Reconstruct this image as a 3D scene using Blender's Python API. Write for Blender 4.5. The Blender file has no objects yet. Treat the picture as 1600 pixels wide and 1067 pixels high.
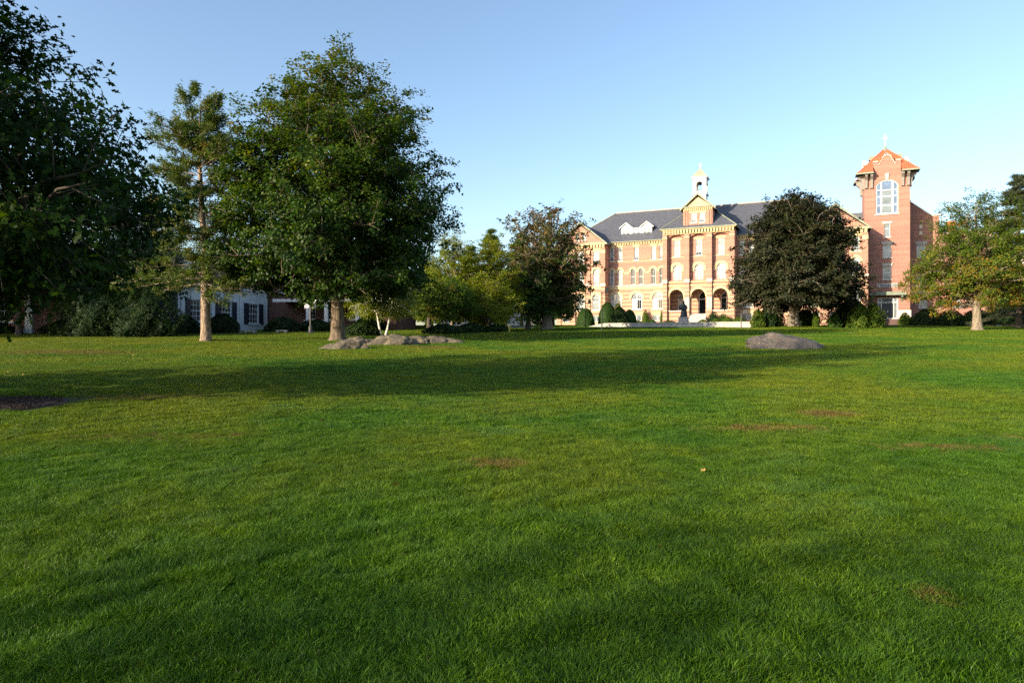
import bpy, bmesh, math, random
import numpy as np
from mathutils import Vector, Matrix
from mathutils.geometry import tessellate_polygon

R = math.radians
SC = bpy.context.scene
COL = SC.collection

# ------------------------------------------------------------------ camera, sky, sun, exposure
EYE = 1.6
cam_d = bpy.data.cameras.new('camera')
cam_d.lens = 24.0; cam_d.sensor_width = 36.0; cam_d.clip_start = 0.1; cam_d.clip_end = 4000
cam = bpy.data.objects.new('camera', cam_d); COL.objects.link(cam)
cam.location = (0, 0, EYE); cam.rotation_euler = (R(90), 0, 0)
SC.camera = cam

SUN_EL = 16.5          # degrees above the horizon
SUN_DIR = 33.0         # shadows run this many degrees from +X towards +Y
sx, sy = -math.cos(R(SUN_DIR)), -math.sin(R(SUN_DIR))      # towards the sun, in plan
W = bpy.data.worlds.new('World'); SC.world = W; W.use_nodes = True
wn = W.node_tree; wn.nodes.clear()
sky = wn.nodes.new('ShaderNodeTexSky'); sky.sky_type = 'NISHITA'; sky.sun_disc = False
sky.sun_elevation = R(SUN_EL); sky.sun_rotation = math.atan2(sx, sy)
sky.altitude = 100; sky.air_density = 1.0; sky.dust_density = 1.6; sky.ozone_density = 1.7
bg = wn.nodes.new('ShaderNodeBackground'); bg.inputs['Strength'].default_value = 0.14
wo = wn.nodes.new('ShaderNodeOutputWorld')
wn.links.new(sky.outputs[0], bg.inputs[0]); wn.links.new(bg.outputs[0], wo.inputs[0])

sun_d = bpy.data.lights.new('sun', 'SUN'); sun_d.energy = 4.6; sun_d.angle = R(0.53); sun_d.color = (1.0, 0.84, 0.61)
sun = bpy.data.objects.new('sun', sun_d); COL.objects.link(sun)
ce = math.cos(R(SUN_EL))
sun.rotation_euler = Vector((-sx * ce, -sy * ce, -math.sin(R(SUN_EL)))).to_track_quat('-Z', 'Y').to_euler()
sun.location = (-60, -40, 60)

SC.view_settings.view_transform = 'Standard'; SC.view_settings.look = 'None'
SC.view_settings.exposure = 1.15; SC.view_settings.gamma = 1.0; SC.view_settings.use_curve_mapping = False
SC.render.engine = 'CYCLES'
SC.cycles.max_bounces = 6; SC.cycles.transparent_max_bounces = 8
SC.cycles.diffuse_bounces = 3; SC.cycles.glossy_bounces = 2; SC.cycles.transmission_bounces = 3
SC.cycles.use_denoising = False
SC.cycles.sample_clamp_indirect = 1.5

# ------------------------------------------------------------------ terrain height
def gz(x, y):
    """ground height; the lawn climbs 4 % away from the camera and levels out at the buildings"""
    x = np.asarray(x, float); y = np.asarray(y, float)
    s = 0.0408
    t = np.clip((y - 84) / 30.0, 0, 1)
    z = np.where(y < 84, s * y, s * 84 + s * 30 * (t - t * t / 2))
    z = z + 0.028 * np.sin(x * 0.31 + 1.1) * np.sin(y * 0.27 + 0.4) + 0.011 * np.sin(x * 0.83 + y * 0.41) \
          + 0.05 * np.sin(x * 0.11 + 2.0) * np.sin(y * 0.13 + 0.7) * np.clip(y / 12, 0, 1)
    z = z + 0.22 * np.exp(-((x - 30.5) ** 2 + (y - 74) ** 2) / 9.0) + 0.15 * np.exp(-((x + 17.7) ** 2 + (y - 39.7) ** 2) / 3.0)
    return z
def g(x, y): return float(gz(x, y))

# ------------------------------------------------------------------ materials
MATS = {}
class NT:
    def __init__(s, name):
        s.m = bpy.data.materials.new(name); s.m.use_nodes = True
        s.t = s.m.node_tree; s.t.nodes.clear()
        s.out = s.t.nodes.new('ShaderNodeOutputMaterial')
        MATS[name] = s.m
    def n(s, typ, **kw):
        nd = s.t.nodes.new('ShaderNode' + typ)
        for k, v in kw.items():
            if k.startswith('_'): setattr(nd, k[1:], v)
            else:
                key = int(k[1:]) if k[0] == 'i' and k[1:].isdigit() else k.replace('__', ' ')
                inp = nd.inputs[key]
                if isinstance(v, bpy.types.NodeSocket): s.t.links.new(v, inp)
                else: inp.default_value = v
        return nd
    def link(s, a, b): s.t.links.new(a, b)
    def mix(s, f, a, b, blend='MIX'):
        nd = s.t.nodes.new('ShaderNodeMix'); nd.data_type = 'RGBA'; nd.blend_type = blend
        for idx, v in ((0, f), (6, a), (7, b)):
            if isinstance(v, bpy.types.NodeSocket): s.t.links.new(v, nd.inputs[idx])
            elif idx == 0: nd.inputs[0].default_value = v
            else: nd.inputs[idx].default_value = (*v, 1) if len(v) == 3 else v
        return nd.outputs[2]
    def math(s, op, a, b=0.0, clamp=False):
        nd = s.t.nodes.new('ShaderNodeMath'); nd.operation = op; nd.use_clamp = clamp
        for i, v in enumerate((a, b)):
            if isinstance(v, bpy.types.NodeSocket): s.t.links.new(v, nd.inputs[i])
            else: nd.inputs[i].default_value = v
        return nd.outputs[0]
    def ramp(s, f, stops):
        nd = s.t.nodes.new('ShaderNodeValToRGB'); s.t.links.new(f, nd.inputs[0])
        e = nd.color_ramp.elements
        while len(e) < len(stops): e.new(0.5)
        for el, (p, c) in zip(e, stops):
            el.position = p; el.color = (*c, 1) if len(c) == 3 else c
        return nd.outputs[0]
    def surf(s, sh): s.t.links.new(sh, s.out.inputs[0]); return s.m

def c3(v): return (*v, 1.0)

def plain(name, col, rough=0.7, var=0.25, scale=2.0, bump=0.0, bscale=20.0, metallic=0.0, spec=0.5, detail=6.0):
    t = NT(name)
    geo = t.n('TexCoord')
    nz = t.n('TexNoise', Vector=geo.outputs['Object'], Scale=scale, Detail=detail, Roughness=0.65)
    lo = tuple(c * (1 - var) for c in col); hi = tuple(min(1, c * (1 + var)) for c in col)
    cc = t.ramp(nz.outputs[0], [(0.3, lo), (0.7, hi)])
    p = t.n('BsdfPrincipled', Base__Color=cc, Roughness=rough, Metallic=metallic)
    p.inputs['Specular IOR Level'].default_value = spec
    if bump:
        n2 = t.n('TexNoise', Vector=geo.outputs['Object'], Scale=bscale, Detail=8.0, Roughness=0.7)
        b = t.n('Bump', Strength=bump, Distance=0.05, Height=n2.outputs[0])
        t.link(b.outputs[0], p.inputs['Normal'])
    return t.surf(p.outputs[0])

def brick(name, c1, c2, mortar, stripes=None, blotch=(0.30, 0.17, 0.16)):
    """brick courses; stripes=(z0, z1, colour): stone courses laid between the brick ones on that storey"""
    t = NT(name)
    tc = t.n('TexCoord'); sp = t.n('SeparateXYZ', Vector=tc.outputs['Object'])
    u = t.math('ADD', sp.outputs[0], sp.outputs[1])
    vec = t.n('CombineXYZ', X=u, Y=sp.outputs[2], Z=0.0)
    bt = t.n('TexBrick', Vector=vec.outputs[0], Color1=c3(c1), Color2=c3(c2), Mortar=c3(mortar), Scale=1.0)
    bt.inputs['Brick Width'].default_value = 0.22; bt.inputs['Row Height'].default_value = 0.075
    bt.inputs['Mortar Size'].default_value = 0.006
    n1 = t.n('TexNoise', Vector=vec.outputs[0], Scale=0.55, Detail=4.0, Roughness=0.6)
    col = t.mix(t.math('MULTIPLY', t.ramp(n1.outputs[0], [(0.48, (0, 0, 0)), (0.72, (1, 1, 1))]), 0.45), bt.outputs[0], blotch)
    # weathered courses every half metre or so
    wv = t.n('TexNoise', Vector=t.n('CombineXYZ', X=t.math('MULTIPLY', u, 0.05), Y=t.math('MULTIPLY', sp.outputs[2], 2.3), Z=0.0).outputs[0], Scale=1.0, Detail=3.0)
    col = t.mix(0.35, col, t.ramp(wv.outputs[0], [(0.35, tuple(c * 0.65 for c in c1)), (0.65, tuple(min(1, c * 1.25) for c in c2))]))
    if stripes:
        z0, z1, sc = stripes
        m = t.math('MODULO', sp.outputs[2], 0.62)
        band = t.math('LESS_THAN', m, 0.2)
        inz = t.math('MULTIPLY', t.math('GREATER_THAN', sp.outputs[2], z0), t.math('LESS_THAN', sp.outputs[2], z1))
        n3 = t.n('TexNoise', Vector=vec.outputs[0], Scale=1.7, Detail=3.0)
        stone = t.ramp(n3.outputs[0], [(0.3, tuple(c * 0.8 for c in sc)), (0.7, sc)])
        col = t.mix(t.math('MULTIPLY', band, inz), col, stone)
    p = t.n('BsdfPrincipled', Base__Color=col, Roughness=0.85)
    b = t.n('Bump', Strength=0.4, Distance=0.01, Height=bt.outputs[1])
    b.invert = True
    t.link(b.outputs[0], p.inputs['Normal'])
    return t.surf(p.outputs[0])

def foliage(name, cols, trans=0.35, rough=0.55, spec=0.14):
    """leaf material; the attribute 'tint' picks each leaf's own colour"""
    t = NT(name)
    at = t.n('Attribute', _attribute_name='tint')
    k = len(cols) - 1
    col = t.ramp(at.outputs['Fac'], [(i / k, c) for i, c in enumerate(cols)])
    p = t.n('BsdfPrincipled', Base__Color=col, Roughness=rough)
    p.inputs['Specular IOR Level'].default_value = spec
    hs = t.n('HueSaturation', Hue=0.485, Saturation=1.15, Value=1.5, Color=col)
    tr = t.n('BsdfTranslucent', Color=hs.outputs[0])
    mx = t.n('MixShader', i0=trans, i1=p.outputs[0], i2=tr.outputs[0])
    return t.surf(mx.outputs[0])

def bark(name, c1, c2, scale=6.0, stretch=5.0, bump=0.8):
    t = NT(name)
    tc = t.n('TexCoord')
    mp = t.n('Mapping', Vector=tc.outputs['Object']); mp.inputs['Scale'].default_value = (1, 1, 1 / stretch)
    nz = t.n('TexNoise', Vector=mp.outputs[0], Scale=scale, Detail=8.0, Roughness=0.7)
    vo = t.n('TexVoronoi', Vector=mp.outputs[0], Scale=scale * 1.4)
    h = t.math('ADD', nz.outputs[0], t.math('MULTIPLY', vo.outputs[0], 0.6))
    col = t.ramp(h, [(0.45, c1), (0.95, c2)])
    p = t.n('BsdfPrincipled', Base__Color=col, Roughness=0.9)
    b = t.n('Bump', Strength=bump, Distance=0.06, Height=h); t.link(b.outputs[0], p.inputs['Normal'])
    return t.surf(p.outputs[0])

def glass(name, col, rough=0.06):
    t = NT(name)
    tc = t.n('TexCoord')
    nz = t.n('TexNoise', Vector=tc.outputs['Object'], Scale=0.8, Detail=2.0)
    cc = t.ramp(nz.outputs[0], [(0.35, tuple(c * 0.6 for c in col)), (0.65, col)])
    p = t.n('BsdfPrincipled', Base__Color=cc, Roughness=rough, IOR=1.5)
    p.inputs['Specular IOR Level'].default_value = 0.8
    b = t.n('Bump', Strength=0.05, Distance=0.02, Height=nz.outputs[0]); t.link(b.outputs[0], p.inputs['Normal'])
    return t.surf(p.outputs[0])

def grass_colour(t, pos):
    """colour of the turf: yellower, bluer and worn brown patches at fixed places on the lawn"""
    n1 = t.n('TexNoise', Vector=pos, Scale=0.22, Detail=5.0, Roughness=0.6)
    n2 = t.n('TexNoise', Vector=pos, Scale=1.3, Detail=4.0, Roughness=0.6)
    n3 = t.n('TexNoise', Vector=pos, Scale=0.55, Detail=4.0, Roughness=0.65)
    base = t.ramp(n2.outputs[0], [(0.3, (0.040, 0.112, 0.006)), (0.7, (0.070, 0.150, 0.009))])
    yel = t.ramp(n1.outputs[0], [(0.40, (0, 0, 0)), (0.62, (1, 1, 1))])
    ny = t.ramp(t.math('DIVIDE', t.n('SeparateXYZ', Vector=pos).outputs[1], 20.0), [(0.15, (0.12, 0.12, 0.12)), (0.42, (1, 1, 1))])
    col = t.mix(t.math('MULTIPLY', t.math('MULTIPLY', yel, ny), 0.75), base, (0.150, 0.175, 0.010))
    n4 = t.n('TexNoise', Vector=pos, Scale=3.4, Detail=5.0, Roughness=0.7)
    col = t.mix(1.0, col, t.ramp(n4.outputs[0], [(0.30, (0.62, 0.72, 0.6)), (0.52, (1, 1, 1)), (0.72, (1.5, 1.35, 1.2))]), 'MULTIPLY')
    spx = t.n('SeparateXYZ', Vector=pos)
    fy = t.ramp(t.math('DIVIDE', spx.outputs[1], 60.0), [(0.35, (0, 0, 0)), (0.6, (1, 1, 1))])
    fx = t.ramp(t.math('DIVIDE', t.math('ADD', spx.outputs[0], 40.0), 60.0), [(0.2, (1, 1, 1)), (0.65, (0, 0, 0))])
    col = t.mix(t.math('MULTIPLY', t.math('MULTIPLY', fy, fx), 0.4), col, (0.18, 0.18, 0.012))  # yellower towards the far left of the lawn
    dew = t.ramp(n3.outputs[0], [(0.58, (0, 0, 0)), (0.72, (1, 1, 1))])
    col = t.mix(t.math('MULTIPLY', dew, 0.5), col, (0.055, 0.150, 0.045))
    sp = t.n('SeparateXYZ', Vector=pos)
    worn = None
    for (x, y, a, b, k) in WORN:
        dx = t.math('DIVIDE', t.math('SUBTRACT', sp.outputs[0], x), a)
        dy = t.math('DIVIDE', t.math('SUBTRACT', sp.outputs[1], y), b)
        d = t.math('ADD', t.math('MULTIPLY', dx, dx), t.math('MULTIPLY', dy, dy))
        f = t.math('MULTIPLY', t.math('SUBTRACT', 1.0, d, clamp=True), k)
        worn = f if worn is None else t.math('MAXIMUM', worn, f)
    n6 = t.n('TexNoise', Vector=pos, Scale=5.5, Detail=6.0, Roughness=0.75)
    wn2 = t.ramp(t.math('ADD', t.math('MULTIPLY', worn, 0.75), t.math('MULTIPLY', t.math('SUBTRACT', n6.outputs[0], 0.5), 1.7)), [(0.36, (0, 0, 0)), (0.62, (0.85, 0.85, 0.85))])
    col = t.mix(wn2, col, (0.165, 0.115, 0.038))
    return col
WORN = [(4.9, 10.6, 0.8, 0.6, 1.0), (3.5, 9.2, 1.6, 0.5, 0.8), (-0.15, 7.0, 0.5, 0.4, 0.9), (5.0, 7.9, 1.4, 0.5, 0.7),
        (4.5, 4.85, 0.7, 0.5, 0.7), (2.35, 3.75, 0.25, 0.2, 0.8), (-6.9, 12.6, 3.2, 1.0, 0.7), (-18, 27.5, 5, 3.0, 0.8), (-3.8, 33, 2.6, 1.8, 0.9),
        (-4.4, 8.6, 2.0, 0.5, 0.6), (6.6, 8.6, 0.9, 0.3, 0.7), (4.1, 4.0, 0.14, 0.1, 1.0), (-12, 33, 4, 2.2, 0.6)]

def mk_ground():
    t = NT('lawn')
    pos = t.n('NewGeometry').outputs['Position']
    col = grass_colour(t, pos)
    nf = t.n('TexNoise', Vector=pos, Scale=18.0, Detail=8.0, Roughness=0.75)
    col = t.mix(0.65, col, t.mix(nf.outputs[0], (0.012, 0.016, 0.004), (0.045, 0.060, 0.012)))
    p = t.n('BsdfPrincipled', Base__Color=col, Roughness=0.9)
    p.inputs['Specular IOR Level'].default_value = 0.2
    b = t.n('Bump', Strength=1.0, Distance=0.06, Height=nf.outputs[0]); t.link(b.outputs[0], p.inputs['Normal'])
    return t.surf(p.outputs[0])
def mk_blade():
    t = NT('grass_blade')
    pos = t.n('NewGeometry').outputs['Position']
    col = grass_colour(t, pos)
    at = t.n('Attribute', _attribute_name='tint')
    col = t.mix(1.0, col, t.ramp(at.outputs['Fac'], [(0.0, (0.30, 0.36, 0.28)), (0.45, (0.9, 0.95, 0.85)), (0.85, (1.9, 1.8, 1.5)), (1.0, (2.2, 1.8, 1.7))]), 'MULTIPLY')
    p = t.n('BsdfPrincipled', Base__Color=col, Roughness=0.45)
    p.inputs['Specular IOR Level'].default_value = 0.22
    hs = t.n('HueSaturation', Hue=0.49, Saturation=1.1, Value=1.5, Color=col)
    tr = t.n('BsdfTranslucent', Color=hs.outputs[0])
    mx = t.n('MixShader', i0=0.25, i1=p.outputs[0], i2=tr.outputs[0])
    return t.surf(mx.outputs[0])
mk_ground(); mk_blade()

BR = (0.34, 0.158, 0.112)
brick('brick_hall', BR, (0.39, 0.19, 0.138), (0.45, 0.32, 0.24), stripes=(0.0, 6.55, (0.55, 0.41, 0.24)))
brick('brick_tower', (0.31, 0.135, 0.10), (0.36, 0.165, 0.125), (0.36, 0.26, 0.21))
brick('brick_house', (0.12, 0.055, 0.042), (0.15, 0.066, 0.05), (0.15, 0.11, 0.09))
plain('cream_stone', (0.53, 0.415, 0.23), 0.8, 0.15, 1.2)
plain('pale_stone', (0.62, 0.55, 0.45), 0.85, 0.15, 1.5)
plain('grey_granite', (0.36, 0.34, 0.32), 0.8, 0.25, 6.0, 0.3, 30)
plain('terrace_stone', (0.42, 0.40, 0.37), 0.85, 0.2, 0.7, 0.3, 25)
plain('white_paint', (0.66, 0.66, 0.64), 0.5, 0.06, 1.5)
plain('house_white', (0.60, 0.61, 0.62), 0.55, 0.08, 1.2)
plain('slate', (0.075, 0.08, 0.10), 0.6, 0.35, 3.5, 0.4, 12)
plain('brown_shingle', (0.12, 0.07, 0.06), 0.8, 0.3, 4.0, 0.5, 14)
plain('copper_green', (0.20, 0.225, 0.165), 0.6, 0.25, 2.0)
plain('red_roof', (0.52, 0.12, 0.055), 0.55, 0.12, 1.0)
plain('bracket_grey', (0.22, 0.20, 0.18), 0.7, 0.2, 3.0)
plain('navy_paint', (0.02, 0.026, 0.04), 0.4, 0.2, 2.0)
plain('black_iron', (0.022, 0.022, 0.024), 0.45, 0.3, 5.0)
plain('lamp_iron', (0.09, 0.085, 0.08), 0.5, 0.3, 5.0)
plain('bronze', (0.035, 0.045, 0.05), 0.4, 0.4, 4.0, 0.2, 12, metallic=0.6)
plain('pipe_brown', (0.12, 0.05, 0.035), 0.5, 0.2, 3.0)
plain('gold_metal', (0.75, 0.68, 0.5), 0.4, 0.1, 3.0, metallic=0.3)
plain('mulch', (0.05, 0.030, 0.022), 0.95, 0.6, 9.0, 1.0, 30)
plain('asphalt', (0.16, 0.16, 0.17), 0.9, 0.2, 3.0, 0.3, 30)
plain('hydrant_yellow', (0.55, 0.42, 0.05), 0.5, 0.15, 6.0)
plain('chimney_orange', (0.55, 0.17, 0.07), 0.8, 0.2, 6.0)
plain('banner_white', (0.72, 0.74, 0.78), 0.8, 0.05, 2.0)
plain('banner_navy', (0.035, 0.03, 0.075), 0.8, 0.1, 2.0)
plain('banner_grey', (0.25, 0.28, 0.33), 0.8, 0.1, 2.0)
plain('lamp_glass', (0.62, 0.66, 0.55), 0.25, 0.1, 3.0)
plain('sign_dark', (0.06, 0.065, 0.085), 0.5, 0.1, 3.0)
plain('tan_roof', (0.32, 0.28, 0.21), 0.7, 0.15, 2.0)
glass('glass_blind_sky', (0.33, 0.365, 0.37))  # pale tone stands for blinds and for bright sky reflected in the glass
glass('glass_grey', (0.20, 0.24, 0.26))
glass('glass_dark', (0.02, 0.025, 0.028), 0.03)
glass('glass_sky', (0.13, 0.19, 0.30), 0.03)  # blue of the sky painted in as the pane colour
plain('curtain', (0.60, 0.58, 0.52), 0.9, 0.1, 3.0)
def mk_rock(name, c1, c2, c3_, lich):
    t = NT(name)
    tc = t.n('TexCoord')
    n1 = t.n('TexNoise', Vector=tc.outputs['Object'], Scale=1.6, Detail=8.0, Roughness=0.7)
    n2 = t.n('TexNoise', Vector=tc.outputs['Object'], Scale=14.0, Detail=10.0, Roughness=0.75)
    n3 = t.n('TexNoise', Vector=tc.outputs['Object'], Scale=5.0, Detail=6.0, Roughness=0.7)
    col = t.ramp(n1.outputs[0], [(0.3, c1), (0.55, c2), (0.75, c3_)])
    col = t.mix(0.75, col, t.ramp(n2.outputs[0], [(0.3, (0.12, 0.12, 0.12)), (0.5, (0.5, 0.5, 0.5)), (0.68, (0.95, 0.93, 0.9))]), 'OVERLAY')
    col = t.mix(t.math('MULTIPLY', t.ramp(n3.outputs[0], [(0.55, (0, 0, 0)), (0.65, (1, 1, 1))]), 0.6), col, lich)
    p = t.n('BsdfPrincipled', Base__Color=col, Roughness=0.9)
    h = t.math('ADD', n2.outputs[0], t.math('MULTIPLY', n3.outputs[0], 1.5))
    b = t.n('Bump', Strength=0.8, Distance=0.06, Height=h); t.link(b.outputs[0], p.inputs['Normal'])
    return t.surf(p.outputs[0])
mk_rock('boulder_rock', (0.085, 0.078, 0.072), (0.14, 0.12, 0.10), (0.22, 0.175, 0.125), (0.19, 0.10, 0.07))
mk_rock('ledge_rock', (0.055, 0.05, 0.04), (0.12, 0.10, 0.07), (0.26, 0.205, 0.125), (0.035, 0.04, 0.033))

foliage('leaf_maple', [(0.014, 0.040, 0.004), (0.030, 0.070, 0.005), (0.070, 0.115, 0.008), (0.16, 0.14, 0.018)], 0.35, .5, .2)
foliage('leaf_oak', [(0.006, 0.017, 0.003), (0.010, 0.028, 0.004), (0.020, 0.048, 0.006), (0.045, 0.080, 0.010)], 0.3, .6, .08)
foliage('leaf_bronze', [(0.032, 0.060, 0.012), (0.062, 0.078, 0.018), (0.10, 0.075, 0.025), (0.17, 0.10, 0.04)], 0.25)
foliage('leaf_purple', [(0.013, 0.024, 0.007), (0.022, 0.028, 0.010), (0.034, 0.030, 0.012), (0.034, 0.052, 0.012)], 0.15, 0.55, .18)
foliage('leaf_locust', [(0.050, 0.100, 0.012), (0.080, 0.135, 0.015), (0.13, 0.175, 0.02), (0.30, 0.14, 0.02)], 0.45)
foliage('leaf_birch', [(0.075, 0.115, 0.010), (0.135, 0.18, 0.014), (0.20, 0.235, 0.02), (0.28, 0.24, 0.035)], 0.45)
foliage('leaf_dark', [(0.008, 0.022, 0.006), (0.014, 0.034, 0.007), (0.028, 0.055, 0.009)], 0.2)
foliage('leaf_hedge', [(0.020, 0.050, 0.008), (0.034, 0.075, 0.010), (0.055, 0.10, 0.014)], 0.2)
foliage('leaf_bright', [(0.05, 0.10, 0.012), (0.08, 0.14, 0.016), (0.14, 0.18, 0.02)], 0.4)
foliage('leaf_gold', [(0.18, 0.16, 0.02), (0.35, 0.26, 0.03), (0.45, 0.30, 0.04)], 0.4)
foliage('leaf_russet', [(0.08, 0.05, 0.015), (0.13, 0.065, 0.02), (0.09, 0.08, 0.02)], 0.3)
foliage('needle_pine', [(0.030, 0.060, 0.012), (0.060, 0.098, 0.016), (0.10, 0.135, 0.022), (0.15, 0.12, 0.03)], 0.25, .5, .2)
foliage('needle_spruce', [(0.030, 0.045, 0.025), (0.045, 0.060, 0.032), (0.07, 0.08, 0.04)], 0.15)
bark('bark_maple', (0.04, 0.03, 0.02), (0.16, 0.12, 0.08))
bark('bark_pine', (0.09, 0.06, 0.042), (0.30, 0.22, 0.155), 7.0, 3.0)
bark('bark_grey', (0.06, 0.05, 0.038), (0.24, 0.195, 0.14), 5.0, 4.0)
bark('bark_birch', (0.30, 0.26, 0.22), (0.78, 0.74, 0.66), 3.0, 0.35, 0.2)
bark('bark_dark', (0.03, 0.024, 0.018), (0.09, 0.07, 0.05))

# ------------------------------------------------------------------ object helpers
def thing(name, label, cat, loc=(0, 0, 0), rz=0.0, group=None):
    o = bpy.data.objects.new(name, None); COL.objects.link(o)
    o.empty_display_size = 0.3
    o.location = loc; o.rotation_euler = (0, 0, rz)
    o['label'] = label; o['category'] = cat
    if group: o['group'] = group
    return o
def add(name, me, parent=None, mat=None, loc=None, rz=None, label=None):
    o = bpy.data.objects.new(name, me); COL.objects.link(o)
    if mat and not me.materials: me.materials.append(MATS[mat])
    if parent: o.parent = parent
    if loc is not None: o.location = loc
    if rz is not None: o.rotation_euler = (0, 0, rz)
    if label: o['label'] = label
    return o
def tag(o, label, cat, group=None):
    o['label'] = label; o['category'] = cat
    if group: o['group'] = group
    return o

class MB:
    """collects boxes, prisms, tubes into one mesh"""
    def __init__(s): s.v = []; s.f = []
    def box(s, x0, x1, y0, y1, z0, z1):
        b = len(s.v)
        s.v += [(x, y, z) for z in (z0, z1) for y in (y0, y1) for x in (x0, x1)]
        s.f += [tuple(b + i for i in q) for q in ((0, 2, 3, 1), (4, 5, 7, 6), (0, 1, 5, 4), (2, 6, 7, 3), (0, 4, 6, 2), (1, 3, 7, 5))]
        return s
    def prism(s, poly, y0, y1):
        """poly of (x,z), extruded along y"""
        b = len(s.v); k = len(poly)
        s.v += [(x, y0, z) for x, z in poly] + [(x, y1, z) for x, z in poly]
        tris = tessellate_polygon([[Vector((x, z, 0)) for x, z in poly]])
        for t in tris:
            s.f.append(tuple(b + i for i in t)); s.f.append(tuple(b + k + i for i in t[::-1]))
        for i in range(k):
            j = (i + 1) % k
            s.f.append((b + i, b + j, b + k + j, b + k + i))
        return s
    def quad(s, *p):
        b = len(s.v); s.v += list(p); s.f.append(tuple(range(b, b + len(p)))); return s
    def tube(s, pts, rad, sides=8, cap=True):
        pts = [Vector(p) for p in pts]
        if not hasattr(rad, '__len__'): rad = [rad] * len(pts)
        b = len(s.v)
        for i, p in enumerate(pts):
            d = (pts[min(i + 1, len(pts) - 1)] - pts[max(i - 1, 0)])
            d = d.normalized() if d.length > 1e-6 else Vector((0, 0, 1))
            a = d.cross(Vector((0.13, 1, 0.07)) if abs(d.y) < 0.9 else Vector((1, 0, 0))).normalized(); c = d.cross(a)
            for k in range(sides):
                an = 2 * math.pi * k / sides
                s.v.append(tuple(p + (a * math.cos(an) + c * math.sin(an)) * rad[i]))
        for i in range(len(pts) - 1):
            for k in range(sides):
                k2 = (k + 1) % sides
                s.f.append((b + i * sides + k, b + i * sides + k2, b + (i + 1) * sides + k2, b + (i + 1) * sides + k))
        if cap:
            s.f.append(tuple(b + k for k in range(sides))[::-1]); s.f.append(tuple(b + (len(pts) - 1) * sides + k for k in range(sides)))
        return s
    def lathe(s, prof, sides=12, cx=0, cy=0):
        return s.tube([(cx, cy, z) for r, z in prof], [r for r, z in prof], sides)
    def mesh(s, name, mat, smooth=False):
        me = bpy.data.meshes.new(name); me.from_pydata(s.v, [], s.f)
        bm = bmesh.new(); bm.from_mesh(me); bmesh.ops.recalc_face_normals(bm, faces=bm.faces); bm.to_mesh(me); bm.free()
        me.materials.append(MATS[mat])
        if smooth: me.polygons.foreach_set('use_smooth', [True] * len(me.polygons))
        return me
    def build(s, name, mat, parent=None, loc=None, rz=None, label=None, smooth=False):
        return add(name, s.mesh(name, mat, smooth), parent, None, loc, rz, label)

def np_mesh(name, verts, k, mat, tint=None, smooth=False):
    """verts (N*k,3): N polygons of k corners each"""
    nv = len(verts); nf = nv // k
    me = bpy.data.meshes.new(name)
    me.vertices.add(nv); me.vertices.foreach_set('co', np.ascontiguousarray(verts, np.float32).ravel())
    me.loops.add(nv); me.loops.foreach_set('vertex_index', np.arange(nv, dtype=np.int32))
    me.polygons.add(nf); me.polygons.foreach_set('loop_start', np.arange(0, nv, k, dtype=np.int32))
    if tint is not None:
        a = me.attributes.new('tint', 'FLOAT', 'FACE'); a.data.foreach_set('value', np.ascontiguousarray(tint, np.float32))
    me.update(calc_edges=True)
    if mat: me.materials.append(MATS[mat])
    if smooth: me.polygons.foreach_set('use_smooth', np.ones(nf, bool))
    return me

class Tubes:
    """fast tapered tubes for trunks, limbs and twigs"""
    def __init__(s): s.q = []
    def add(s, pts, rad, sides):
        pts = np.asarray(pts, float); rad = np.asarray(rad, float)
        d = np.gradient(pts, axis=0); d /= np.linalg.norm(d, axis=1)[:, None] + 1e-9
        ref = np.array([0.31, 0.2, 0.05]) if abs(d[0][2]) > 0.6 else np.array([0.1, 0.15, 1.0])
        a = np.cross(d, ref); a /= np.linalg.norm(a, axis=1)[:, None] + 1e-9
        c = np.cross(d, a)
        an = np.linspace(0, 2 * np.pi, sides, endpoint=False)
        ring = pts[:, None, :] + rad[:, None, None] * (a[:, None, :] * np.cos(an)[None, :, None] + c[:, None, :] * np.sin(an)[None, :, None])
        nx = np.roll(ring, -1, axis=1)
        q = np.stack([ring[:-1], nx[:-1], nx[1:], ring[1:]], axis=2)      # seg, side, 4, 3
        s.q.append(q.reshape(-1, 3))
    def mesh(s, name, mat):
        v = np.concatenate(s.q)
        me = np_mesh(name, v, 4, mat)
        bm = bmesh.new(); bm.from_mesh(me); bmesh.ops.remove_doubles(bm, verts=bm.verts, dist=0.0004); bm.to_mesh(me); bm.free()
        me.polygons.foreach_set('use_smooth', np.ones(len(me.polygons), bool))
        return me

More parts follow.
